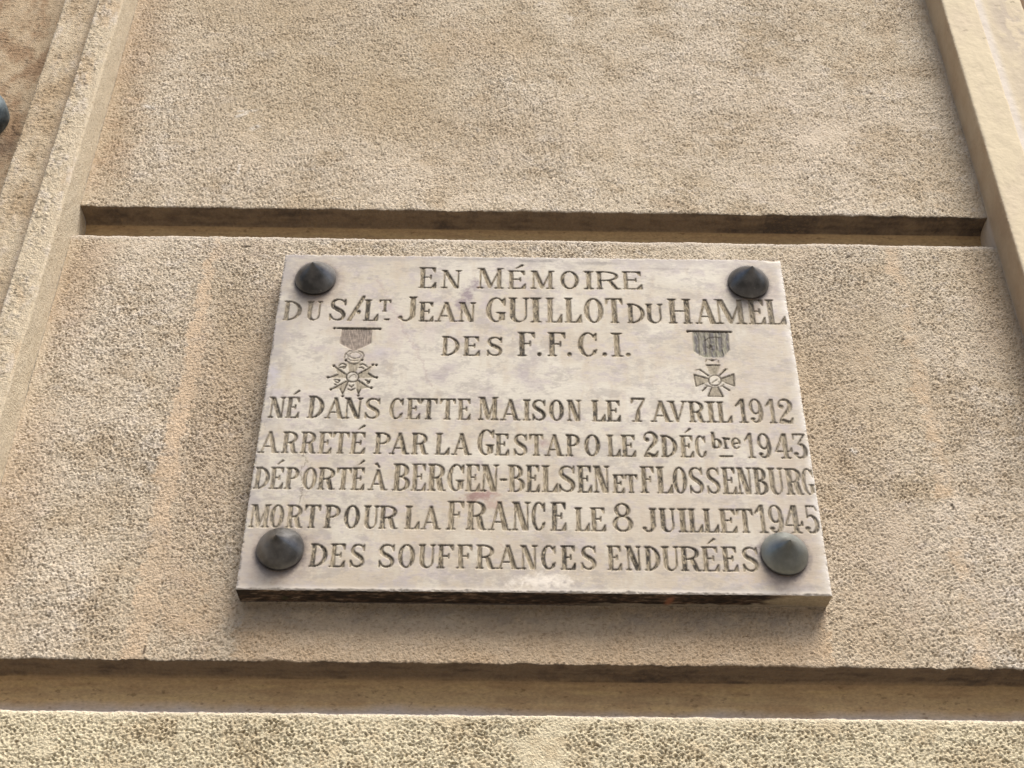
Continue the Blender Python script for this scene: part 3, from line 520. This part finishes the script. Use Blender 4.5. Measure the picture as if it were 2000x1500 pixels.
        g = BR([(.88, .80), (.72, .93), (.48, .965), (.24, .90), (.155, .745), (.26, .61), (.50, .51), (.76, .39), (.86, .24), (.76, .09), (.50, .035), (.26, .09), (.11, .23)],
               [s*.5, s*.55, s*.6, t*.30, t*.42, t*.5, t*.54, t*.5, t*.42, t*.30, s*.6, s*.55, s*.5])
        g |= PG([(.93*w, .99*h), (.93*w-s*.7, .99*h), (.82*w, .92*h), (.87*w, .70*h), (.94*w, .70*h)]) | PG([(.05*w, 0), (.05*w+s*.8, 0), (.16*w, .09*h), (.12*w, .30*h), (.04*w, .30*h)])
    elif ch == '1':
        a = w*.62-t/2; g = R(a, 0, a+t*.95, h) | foot(a, a+t*.95, .22*w) | PG([(a+t*.5, h), (a, h), (.04*w, .72*h), (.04*w, .68*h), (.1*w, .68*h), (a+t*.3, .84*h)])
    elif ch == '7':
        g = R(.05*w, h-s*1.5, w, h) | PG([(.05*w, h), (.05*w, .76*h), (.05*w+s*.8, .76*h), (.25*w, h-s*1.3)])
        g |= PG([(w, h-s), (w-s*1.4, h-s), (.42*w, .48*h), (.26*w, .05*h), (.26*w, 0), (.26*w+t*1.15, 0), (.62*w, .5*h)]) | R(.08*w, 0, .70*w, s)
    elif ch == '2':
        g = BR([(.30, .66), (.16, .72), (.16, .86), (.35, .965), (.66, .955), (.86, .80), (.80, .60), (.52, .40), (.26, .24), (.13, .10)], [t*.42, t*.3, s*.6, s*.6, t*.32, t*.5, t*.5, t*.36, s*.6, s*.6])
        g |= EL(.27*w, .70*h, .07*h, .055*h) | BR([(.10, .05), (.30, .13), (.55, .06), (.82, .07), (.96, .22)], [s*.6, t*.35, t*.45, t*.35, s*.5]) | R(.04*w, 0, .9*w, s)
    elif ch == '3':
        g = PG([(.08*w, h), (.95*w, h), (.95*w, h-s*.9), (.48*w, .58*h), (.38*w, .58*h), (.80*w, h-s*1.4), (.08*w+s, h-s*1.4), (.08*w+s*.8, .76*h), (.08*w, .76*h)])
        g |= BR([(.45, .58), (.72, .53), (.88, .34), (.80, .13), (.52, .035), (.26, .07), (.16, .2)], [s*.6, t*.4, t*.52, t*.48, s*.7, s*.6, t*.3]) | EL(.20*w, .19*h, .075*h, .06*h)
    elif ch == '4':
        a = w*.62-t/2; g = R(a, 0, a+t*.95, h) | foot(a, a+t*.95, .18*w) | PG([(a+t*.9, h), (a, h), (.02*w, .28*h), (.02*w+s*1.3, .28*h), (a+s, .88*h)])
        g |= R(.02*w, .26*h, w, .26*h+s*1.1) | PG([(w, .26*h), (w, .44*h), (w-s*.7, .44*h), (.84*w, .26*h+s)])
    elif ch == '5':
        g = R(.22*w, h-s*1.4, .80*w, h) | PG([(.74*w, h), (.80*w, h), (.98*w, .80*h), (.9*w, .80*h)]) | R(.20*w, .55*h, .20*w+s, h)
        g |= BR([(.22, .56), (.45, .64), (.72, .56), (.88, .36), (.80, .13), (.52, .035), (.26, .07), (.15, .2)], [s*.6, s*.7, t*.4, t*.52, t*.48, s*.7, s*.6, t*.3]) | EL(.20*w, .18*h, .075*h, .06*h)
    elif ch == '8':
        g = EL(.5*w, .76*h, .39*w, .24*h) & ~EL(.5*w, .765*h, .39*w-t*.75, .24*h-s*1.2)
        g |= EL(.5*w, .28*h, .5*w, .28*h) & ~EL(.5*w, .275*h, .5*w-t*.85, .28*h-s*1.2)
    elif ch == '9':
        g = EL(.5*w, .68*h, .46*w, .32*h) & ~EL(.49*w, .69*h, .46*w-t*.75, .32*h-s*1.2)
        g |= BR([(.86, .68), (.88, .42), (.74, .14), (.46, .035), (.22, .08), (.15, .17)], [t*.4, t*.48, t*.45, s*.7, s*.6, t*.3]) | EL(.20*w, .16*h, .075*h, .055*h)
    elif ch == 'b':
        g = R(.08*w, 0, .08*w+t, h) | R(0, h-s, .08*w+t, h) | (EL(.52*w, .30*h, .46*w, .30*h) & ~EL(.50*w, .30*h, .46*w-t, .30*h-s))
    elif ch == 'r':
        g = R(.2*w, 0, .2*w+t, h) | R(0, 0, .2*w+t+.2*w, s) | R(0, h-s, .2*w+t, h) | BR([(.35, .65), (.55, .9), (.85, .88)], [s*.6, s*.7, t*.5])
    elif ch == 'e':
        g = (EL(.5*w, .5*h, .5*w, .5*h) & ~EL(.53*w, .5*h, .5*w-t, .5*h-s)) & ~((X > .5*w) & (Y > .22*h) & (Y < .46*h)) | PG([(.15*w, .38*h), (.15*w, .48*h), (.92*w, .62*h), (.92*w, .52*h)])
    elif ch == '.': g = EL(w/2, h/2, w/2, h/2)
    elif ch in '-_': g = R(0, 0, w, h)
    elif ch == '/': g = PG([(0, 0), (.25*w, 0), (w, .93*h), (w, h), (.84*w, h)])
    if ac == 'É': g |= PG([(.40*w, 1.12*h), (.46*w, 1.12*h), (.92*w, 1.31*h), (.80*w, 1.37*h)])
    if ac == 'À': g |= PG([(.60*w, 1.10*h), (.52*w, 1.10*h), (.28*w, 1.28*h), (.42*w, 1.34*h)])
    return g

class Item: pass
items = []
def stamp(fn, x0, z0, x1, z1, kind, iid, depth):
    """rasterise fn(X,Z)->bool (slab mm) with supersampling into the engraving maps"""
    i0, i1 = max(0, int(z0/czs)-2), min(gz, int(z1/czs)+4); j0, j1 = max(0, int(x0/cxs)-2), min(gx, int(x1/cxs)+4)
    o = (np.arange(SUB)-(SUB-1)/2)/SUB
    X = ((np.arange(j0, j1)[:, None]+o).ravel()*cxs)[None]; Z = ((np.arange(i0, i1)[:, None]+o).ravel()*czs)[:, None]
    X, Z = np.broadcast_arrays(X, Z)
    g = fn(X, Z).astype(np.float32).reshape(i1-i0, SUB, j1-j0, SUB).mean((1, 3))
    m = mask[i0:i1, j0:j1]; d = dep[i0:i1, j0:j1]; k = ids[i0:i1, j0:j1]
    # reach one cell further so that sloping sides belong to their letter
    gg = g.copy()
    for a, b in ((0, 1), (0, -1), (1, 0), (-1, 0)): gg = np.maximum(gg, np.roll(g, (a, b), (0, 1))*.5)
    k[(gg > .1) & ((k < 0) | (g > m))] = iid
    d[...] = np.maximum(d, g*depth); m[...] = np.maximum(m, g)

rl = np.random.default_rng(5)
for n, (ch, x0, z0, w, h_) in enumerate(LETTERS):
    it = Item(); it.kind = 'letter'; it.dark = rl.uniform(0, 1); items.append(it)
    top = h_*1.4 if ch in 'ÉÀ' else h_
    sl = rl.normal(0, .008)
    stamp(lambda X, Z: glyph(ch, X-x0-sl*(Z-z0), Z-z0, w, h_), x0-1, z0-1, x0+w+1, z0+top+1, 'letter', len(items)-1, 1.4)

def segd(X, Z, a, b):
    ax, az = a; bx, bz = b; L2 = (bx-ax)**2+(bz-az)**2+1e-9
    t = np.clip(((X-ax)*(bx-ax)+(Z-az)*(bz-az))/L2, 0, 1)
    return np.hypot(X-ax-t*(bx-ax), Z-az-t*(bz-az)), t
def inpoly(X, Z, pts):
    r = np.zeros(X.shape, bool); n = len(pts)
    for i in range(n):
        x0, y0 = pts[i]; x1, y1 = pts[(i+1) % n]
        if y0 == y1: continue
        r ^= ((Z >= min(y0, y1)) & (Z < max(y0, y1)) & (X < x0+(Z-y0)*(x1-x0)/(y1-y0)))
    return r
medal_ids = []
traymask = np.zeros((gz, gx), np.float32); linemask = np.zeros((gz, gx), np.float32)
for mi, med in enumerate(MEDALS):
    for (nm, ops) in med:
        it = Item(); it.kind = nm; it.medal = mi; it.dark = .5; items.append(it); iid = len(items)-1; medal_ids.append((mi, nm, iid))
        for (op, pts, r) in ops:
            xs = [p[0] for p in pts]; zs = [p[1] for p in pts]; pad = 5
            bx = (min(xs)-pad, min(zs)-pad, max(xs)+pad, max(zs)+pad)
            if op == 'tray': fn = lambda X, Z: inpoly(X, Z, pts); dd = .55 if nm != 'ribbon' else .8
            elif op == 'line':
                def fn(X, Z):
                    g = np.zeros(X.shape, bool)
                    for i in range(len(pts)-1):
                        d, t = segd(X, Z, pts[i], pts[i+1]); g |= d < r[1]*.85
                    return g
                dd = 1.3
            elif op == 'dot': fn = lambda X, Z: np.hypot(X-pts[0][0], Z-pts[0][1]) < r; dd = 1.6
            elif op == 'star5':
                sp_ = [(pts[0][0]+(r if i % 2 == 0 else r*.4)*math.sin(i*math.pi/5), pts[0][1]+(r if i % 2 == 0 else r*.4)*math.cos(i*math.pi/5)) for i in range(10)]
                fn = lambda X, Z: inpoly(X, Z, sp_); dd = 1.5
            before = mask.copy() if op == 'tray' else None
            if op == 'tray':
                stamp(fn, *bx, nm, iid, dd); traymask = np.maximum(traymask, (mask > before)*mask)
            else:
                m0 = mask.copy(); mask[...] = 0; stamp(fn, *bx, nm, iid, dd); linemask = np.maximum(linemask, mask); mask = np.maximum(mask, m0)

def blur(a, n=1):
    for _ in range(n):
        a = (np.roll(a, 1, 0)+2*a+np.roll(a, -1, 0))/4; a = (np.roll(a, 1, 1)+2*a+np.roll(a, -1, 1))/4
    return a
dsm = blur(dep, 1)
XX, ZZ = np.meshgrid(GX, GZ)
streakv = field(gz, gx, czs, cxs, 14, 1.7, .5, 301)       # chisel streaks run down the stems
streak2 = soft(gz, gx, czs, cxs, 22, 9, 302, 1.2)
lettermask = mask*(1-np.clip(traymask, 0, 1)); inner = blur(np.clip(mask, 0, 1), 3)
floor_n = dsm*(1+.18*streakv)+.12*streakv*np.clip(mask, 0, 1)*(dsm > .6)
# worn marble surface
s1 = soft(gz, gx, czs, cxs, 120, 160, 311); s2 = soft(gz, gx, czs, cxs, 30, 60, 312, 1.3); s3 = field(gz, gx, czs, cxs, 2.2, 26, .6, 313); s4 = soft(gz, gx, czs, cxs, 12, 14, 314, 1.2); s5 = soft(gz, gx, czs, cxs, 90, 25, 315, 1.3)
surf = .10*s1+.02*s3*.5
ed = np.minimum(np.minimum(XX, PW-XX), np.minimum(ZZ, PH-ZZ))
rnd = np.clip(1.6-ed-.55*s4, 0, 3); surf -= .0
height = surf-floor_n-.45*rnd**1.4
# chips on the upper edge
chip = np.clip(1-np.hypot((XX-20)/7, (ZZ-PH)/1.6), 0, 1)+np.clip(1-np.hypot((XX-250)/16, (ZZ-PH)/1.5), 0, 1)+np.clip(1-np.hypot((XX-590)/14, (ZZ-PH)/5), 0, 1)*.8
height -= 1.8*np.clip(chip, 0, 1)
# paint of the marble
mc = np.ones((gz, gx, 3), np.float32)*np.array((.475, .425, .342), np.float32)
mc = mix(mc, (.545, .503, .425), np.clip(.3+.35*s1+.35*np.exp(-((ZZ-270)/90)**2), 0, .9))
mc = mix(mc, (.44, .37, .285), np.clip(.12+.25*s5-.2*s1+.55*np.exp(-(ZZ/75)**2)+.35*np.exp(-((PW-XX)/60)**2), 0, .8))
mc = mix(mc, (.46, .405, .365), np.clip(.34*s2-.02, 0, .65)); mc = mix(mc, (.40, .35, .34), np.clip(.36*s4+.3*s2-.28, 0, .65))
mc = mix(mc, (.40, .355, .32), np.clip(.10*s3+.04, 0, .2)); mc = mix(mc, (.30, .265, .24), np.clip(.42*soft(gz, gx, czs, cxs, 40, 70, 331, 1.0)-.10, 0, .5))
for (px_, pz_, pr_) in np.random.default_rng(8).uniform((0, 0, .35), (PW, PH, .9), (70, 3)): mc = mix(mc, (.14, .11, .09), np.clip(1.2-np.hypot(XX-px_, ZZ-pz_)/pr_, 0, 1)*.7)
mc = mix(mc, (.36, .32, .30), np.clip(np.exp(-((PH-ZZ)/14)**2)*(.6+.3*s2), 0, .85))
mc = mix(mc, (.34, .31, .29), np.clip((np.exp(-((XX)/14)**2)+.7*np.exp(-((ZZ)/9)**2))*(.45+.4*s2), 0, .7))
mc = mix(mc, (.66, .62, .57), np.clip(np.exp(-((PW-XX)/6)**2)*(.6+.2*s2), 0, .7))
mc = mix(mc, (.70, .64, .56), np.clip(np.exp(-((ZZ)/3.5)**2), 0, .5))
def spot(cx, cz, rx, rz, c, k, hard=1.3):
    global mc
    d = np.sqrt(((XX-cx)/rx)**2+((ZZ-cz)/rz)**2); mc = mix(mc, c, np.clip((hard-d-.22*s4-.12*s2)*1.0, 0, 1)*min(.92, k*1.3))
for a in [(223, 383, 8, 12, (.21, .16, .18), .68), (231, 398, 6, 9, (.22, .17, .19), .65), (214, 370, 6, 8, (.22, .17, .19), .62), (236, 396, 3, 3, (.55, .33, .24), .6), (244, 372, 5, 18, (.40, .34, .35), .35),
          (247, 111, 15, 6.5, (.27, .16, .14), .85), (233, 108, 6, 7, (.22, .13, .11), .6), (258, 100, 8, 5, (.33, .22, .18), .5), (310, 178, 6, 5, (.30, .2, .19), .5),
          (191, 265, 14, 9, (.34, .29, .30), .45), (205, 278, 8, 7, (.36, .31, .31), .45), (300, 255, 9, 8, (.36, .31, .31), .4), (300, 285, 8, 9, (.38, .33, .32), .4), (140, 330, 10, 30, (.44, .37, .34), .4), (180, 330, 9, 20, (.45, .38, .35), .35), (560, 250, 16, 50, (.42, .37, .33), .35), (575, 120, 16, 80, (.42, .35, .28), .45), (15, 30, 18, 40, (.38, .33, .29), .5), (60, 345, 50, 20, (.44, .39, .36), .3), (420, 100, 120, 40, (.46, .39, .31), .25), (288, 269, 9, 10, (.34, .29, .30), .5), (125, 297, 12, 9, (.44, .40, .42), .5), (6, 265, 7, 14, (.40, .37, .40), .6), (14, 240, 9, 6, (.46, .42, .43), .4),
          (309, 13, 30, 8, (.72, .66, .58), .6), (540, 20, 40, 12, (.46, .36, .27), .4), (170, 60, 40, 8, (.50, .42, .33), .3), (300, 438, 22, 2, (.2, .18, .17), .6), (380, 436, 30, 2.5, (.24, .21, .19), .6), (250, 440, 60, 2, (.22, .2, .18), .5), (455, 428, 40, 2.2, (.28, .24, .22), .5), (120, 438, 40, 3, (.3, .27, .25), .4)]:  # first pale spot is a glossy sheen painted low on the slab
    spot(*a)
def vein(pts, w, c, k, wob):
    global mc
    d = np.full(XX.shape, 1e9)
    for i in range(len(pts)-1): d = np.minimum(d, segd(XX+wob*s4, ZZ+wob*s2, pts[i], pts[i+1])[0])
    mc = mix(mc, c, np.clip(1.4-d/w, 0, 1)*k)
vein([(114, 407), (146, 341), (166, 303), (175, 274), (186, 250)], 1.5, (.36, .28, .26), .5, 1.6)
vein([(95, 360), (125, 330), (150, 318)], 1.2, (.40, .33, .31), .4, 1.6)
vein([(51, 162), (55, 150), (50, 140), (54, 125), (53, 99)], .8, (.17, .14, .11), .8, 1.5)
vein([(60, 150), (56, 120), (61, 95)], .8, (.3, .25, .2), .5, 1.5)
vein([(262, 55), (270, 48), (264, 40)], .8, (.36, .25, .2), .5, 1.2)
vein([(140, 289), (215, 286)], .6, (.40, .35, .32), .4, 1.0)
vein([(6, 190), (7, 250)], .8, (.25, .22, .2), .4, 1.2)
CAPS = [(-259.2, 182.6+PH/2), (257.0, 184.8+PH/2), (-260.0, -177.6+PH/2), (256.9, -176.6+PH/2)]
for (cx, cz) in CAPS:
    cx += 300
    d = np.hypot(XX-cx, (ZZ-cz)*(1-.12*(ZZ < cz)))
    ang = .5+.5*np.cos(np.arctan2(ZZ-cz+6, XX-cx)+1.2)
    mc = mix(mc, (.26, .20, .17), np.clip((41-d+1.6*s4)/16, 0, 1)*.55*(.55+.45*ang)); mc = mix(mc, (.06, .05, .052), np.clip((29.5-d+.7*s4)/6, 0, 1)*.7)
for (cx, cz) in CAPS:
    cx += 300
    dr = np.exp(-((XX-cx+2*s2)/(9+2*s4))**2)*np.clip((cz-18-ZZ)/6, 0, 1)*np.exp(-np.clip(cz-20-ZZ, 0, 999)/26)
    mc = mix(mc, (.30, .23, .17), np.clip(dr*(.45+.25*s4), 0, .6))
# engraved colour: worn black paint left in olive-brown dirt
dk = np.zeros((gz, gx), np.float32)
lutd = np.array([i.dark for i in items]+[.5], np.float32); dk = lutd[ids]
blot = soft(gz, gx, czs, cxs, 16, 10, 321, 1.2)
ink = np.ones_like(mc)*np.array((.31, .26, .185), np.float32)
ink = mix(ink, (.46, .40, .31), np.clip(.35*streakv-.0, 0, .6))
ink = mix(ink, (.115, .09, .06), np.clip(.02+.38*streakv*-1+.35*streak2, 0, .75))
ink = mix(ink, (.035, .033, .032), np.clip((dk-.6)*1.5+.5*blot+.2*streakv, 0, .85))
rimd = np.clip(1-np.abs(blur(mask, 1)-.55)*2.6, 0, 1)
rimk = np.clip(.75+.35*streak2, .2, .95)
# shade under the upper edges of the cuts, painted into the ink
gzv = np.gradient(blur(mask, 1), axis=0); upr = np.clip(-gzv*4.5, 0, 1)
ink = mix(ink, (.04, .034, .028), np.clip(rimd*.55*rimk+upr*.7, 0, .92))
# medals
rib = np.isin(ids, [i for m_i, nm, i in medal_ids if nm == 'ribbon' and m_i == 0]); rib2 = np.isin(ids, [i for m_i, nm, i in medal_ids if nm == 'ribbon' and m_i == 1])
oth = np.isin(ids, [i for m_i, nm, i in medal_ids if nm in ('star', 'cross')]); bars = np.isin(ids, [i for m_i, nm, i in medal_ids if nm == 'bar'])
tint = mix(np.ones_like(mc)*np.array((.30, .25, .21), np.float32), (.22, .185, .16), np.clip(.4+.3*s3+.3*s4, 0, .9))
ink = np.where(rib[..., None], tint, ink)
st_ = .5+.5*np.sign(np.sin((XX-532)*2*np.pi/9.2)); t2 = mix(np.ones_like(mc)*np.array((.27, .25, .21), np.float32), (.15, .14, .145), st_*.8); t2 = mix(t2, (.34, .33, .24), np.clip(.4*s4+.3*streakv, 0, .6)*(1-sstep(531, 541, XX)))
ink = np.where(rib2[..., None], t2, ink)
t3 = mix(np.ones_like(mc)*np.array((.36, .315, .245), np.float32), (.24, .21, .16), np.clip(.3+.4*s4, 0, .8))
ink = np.where(oth[..., None], t3, ink)
lm = np.clip(blur(linemask, 1)*1.5, 0, 1)*(rib | rib2 | oth | bars)
ink = mix(ink, (.055, .045, .035), lm*.9)
face = mix(mc, (1, 1, 1), np.zeros((gz, gx), np.float32))
mk = np.clip(blur(mask, 1)*1.5, 0, 1)
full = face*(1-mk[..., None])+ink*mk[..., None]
# painted highlight along the lower rim of every cut
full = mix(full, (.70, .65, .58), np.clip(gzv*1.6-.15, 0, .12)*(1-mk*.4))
fade = np.clip((np.abs(XX-300)-215)/85, 0, 1)*.32*np.clip(1+.5*streak2, .3, 1.6)*mk
full = mix(full, (.43, .375, .30), np.clip(fade, 0, .5))
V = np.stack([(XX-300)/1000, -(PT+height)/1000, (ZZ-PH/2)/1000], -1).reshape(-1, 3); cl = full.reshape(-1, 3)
V = V.astype(np.float32)
# faces of each engraved item
fi = ids[:-1, :-1].copy()
for (a, b) in ((1, 0), (0, 1), (1, 1)):
    o_ = ids[a:gz-1+a, b:gx-1+b]; fi = np.where(fi < 0, o_, fi)
qall = grid_quads(gz, gx).reshape(gz-1, gx-1, 4)

# slab body: sides and back joined with the front face
def side_sheet(kind):
    st = 1.5
    nd = 22; dd = np.linspace(0, PT+1.0, nd)
    if kind in ('bottom', 'top'):
        a = np.linspace(0, PW, int(PW/st)); A, D = np.meshgrid(a, dd)
        n1 = field(nd, len(a), dd[1], a[1], 12, 70, .7, 401); n2 = soft(nd, len(a), dd[1], a[1], 9, 30, 402, 1.2); n3 = field(nd, len(a), dd[1], a[1], 6, 26, .6, 403)
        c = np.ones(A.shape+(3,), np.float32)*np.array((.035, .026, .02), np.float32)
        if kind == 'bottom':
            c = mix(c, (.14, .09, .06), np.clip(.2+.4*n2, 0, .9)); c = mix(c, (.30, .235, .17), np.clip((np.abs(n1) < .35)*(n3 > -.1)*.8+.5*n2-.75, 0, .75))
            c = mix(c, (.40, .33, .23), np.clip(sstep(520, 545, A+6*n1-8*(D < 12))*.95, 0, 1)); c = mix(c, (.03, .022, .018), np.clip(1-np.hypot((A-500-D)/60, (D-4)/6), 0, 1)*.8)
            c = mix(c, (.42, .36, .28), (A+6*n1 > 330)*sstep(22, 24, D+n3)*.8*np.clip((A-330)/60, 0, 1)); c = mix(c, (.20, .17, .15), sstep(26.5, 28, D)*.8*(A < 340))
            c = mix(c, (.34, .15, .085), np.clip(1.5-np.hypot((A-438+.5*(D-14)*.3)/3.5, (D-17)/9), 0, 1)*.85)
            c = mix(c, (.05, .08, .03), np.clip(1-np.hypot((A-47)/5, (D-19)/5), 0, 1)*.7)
        else: c = mix(c*0+np.float32(.35), (.2, .17, .15), np.clip(.5+.3*n2, 0, 1))
        off = .35*n1+.3*n3; off[0] = 0
        zf = (0-(-1)*0) if kind == 'bottom' else PH
        sgn = -1 if kind == 'bottom' else 1
        row0 = 0 if kind == 'bottom' else gz-1
        h0 = np.interp(a, GX, height[row0]); Y = -(PT+h0[None]*(1-D/(PT+1)))+D*1.0
        Vv = np.stack([(A-300)/1000, Y/1000, (zf+sgn*off*0.6*np.sin(np.pi*np.clip(D/PT, 0, 1))-PH/2)/1000], -1)
    else:
        a = np.linspace(0, PH, int(PH/st)); A, D = np.meshgrid(a, dd)
        n2 = soft(nd, len(a), dd[1], a[1], 9, 30, 412, 1.2)
        c = mix(np.ones(A.shape+(3,), np.float32)*np.array((.42, .36, .30), np.float32), (.18, .14, .11), np.clip(.4+.4*n2, 0, .9))
        xf = 0 if kind == 'left' else PW; col0 = 0 if kind == 'left' else gx-1
        h0 = np.interp(a, GZ, height[:, col0]); Y = -(PT+h0[None]*(1-D/(PT+1)))+D
        Vv = np.stack([(xf-300)/1000+0*A, Y/1000, (A-PH/2)/1000], -1)
    fl = kind in ('bottom', 'right')
    return Vv.reshape(-1, 3), grid_quads(nd, len(a), None, fl), c.reshape(-1, 3)
q0 = qall[fi < 0]
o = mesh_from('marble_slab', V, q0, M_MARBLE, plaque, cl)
for kind in ('bottom', 'top', 'left', 'right'):
    v, q, c = side_sheet(kind)
    o = mesh_from('slab_edge', v.astype(np.float32), q, M_EDGE, plaque, c)
    o['label'] = {'bottom': 'dark weathered underside of the slab', 'top': 'upper edge of the slab', 'left': 'left edge of the slab', 'right': 'right edge of the slab'}[kind]
flat_ids = fi.ravel(); order = np.argsort(flat_ids, kind='stable'); so = flat_ids[order]; qf = qall.reshape(-1, 4)
cut = np.searchsorted(so, np.arange(len(items)+1))
medal_roots = {}
def sub_mesh(name, iid, parent):
    q = qf[order[cut[iid]:cut[iid+1]]]
    if len(q) == 0: return None
    u, inv = np.unique(q, return_inverse=True)
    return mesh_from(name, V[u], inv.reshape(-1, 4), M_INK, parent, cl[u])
for k, it in enumerate(items):
    if it.kind == 'letter':
        ch = LETTERS[k][0]
        nm = 'engraved_digit' if ch.isdigit() else ('engraved_mark' if ch in '.-_/' else 'engraved_letter')
        sub_mesh(nm, k, plaque)
for (mi, nm, iid) in sorted(medal_ids, key=lambda a: a[1] not in ('star', 'cross')):
    if nm in ('star', 'cross'):
        o = sub_mesh('engraved_medal', iid, plaque); medal_roots[mi] = o
        o['label'] = 'engraved ten-pointed star medal with wreath, on the left' if mi == 0 else 'engraved cross medal with crossed swords, on the right'
    else: sub_mesh({'bar': 'pin_bar', 'ribbon': 'ribbon'}[nm], iid, medal_roots[mi])

# cone caps
prof = [(.0010, -.001), (.0236, -.001), (.0241, .0002), (.0243, .0012), (.0242, .0024), (.0236, .0036), (.0222, .0058), (.0200, .0089), (.0168, .0126), (.0133, .0162), (.0099, .0196), (.0066, .0230), (.0038, .0262), (.0017, .0291), (.0007, .0306), (.0002, .0312), (.00002, .0313)]
for i, (cx, cz) in enumerate(CAPS):
    o = lathe('cone_cap', prof, 56, M_CAPG if i == 3 else M_CAP, plaque, (cx/1000, -PT/1000-.0006, (cz-PH/2)/1000), jit=.006, seed=i)
    o['label'] = ['dark cone cap at the top left', 'dark cone cap with rusty tip at the top right', 'dark cone cap at the bottom left', 'grey-green cone cap at the bottom right'][i]

# ---------------------------------------------------------------- blue-grey fitting at the left edge
fit = empty('wall_fitting', (-.751, 0, ZC+.478), 'blue-grey rounded metal fitting on the brown stained wall left of the strips', 'wall fitting')
lathe('dome', [(.045, -.005), (.0465, .004), (.0465, .014), (.044, .024), (.038, .033), (.028, .040), (.014, .044), (.0002, .045)], 48, M_BOSS, fit, (0, 0, 0), jit=.012, seed=10)
lathe('screw', [(.006, .043), (.006, .047), (.003, .0485), (.0002, .0487)], 16, M_CAP, fit, (0, 0, 0))
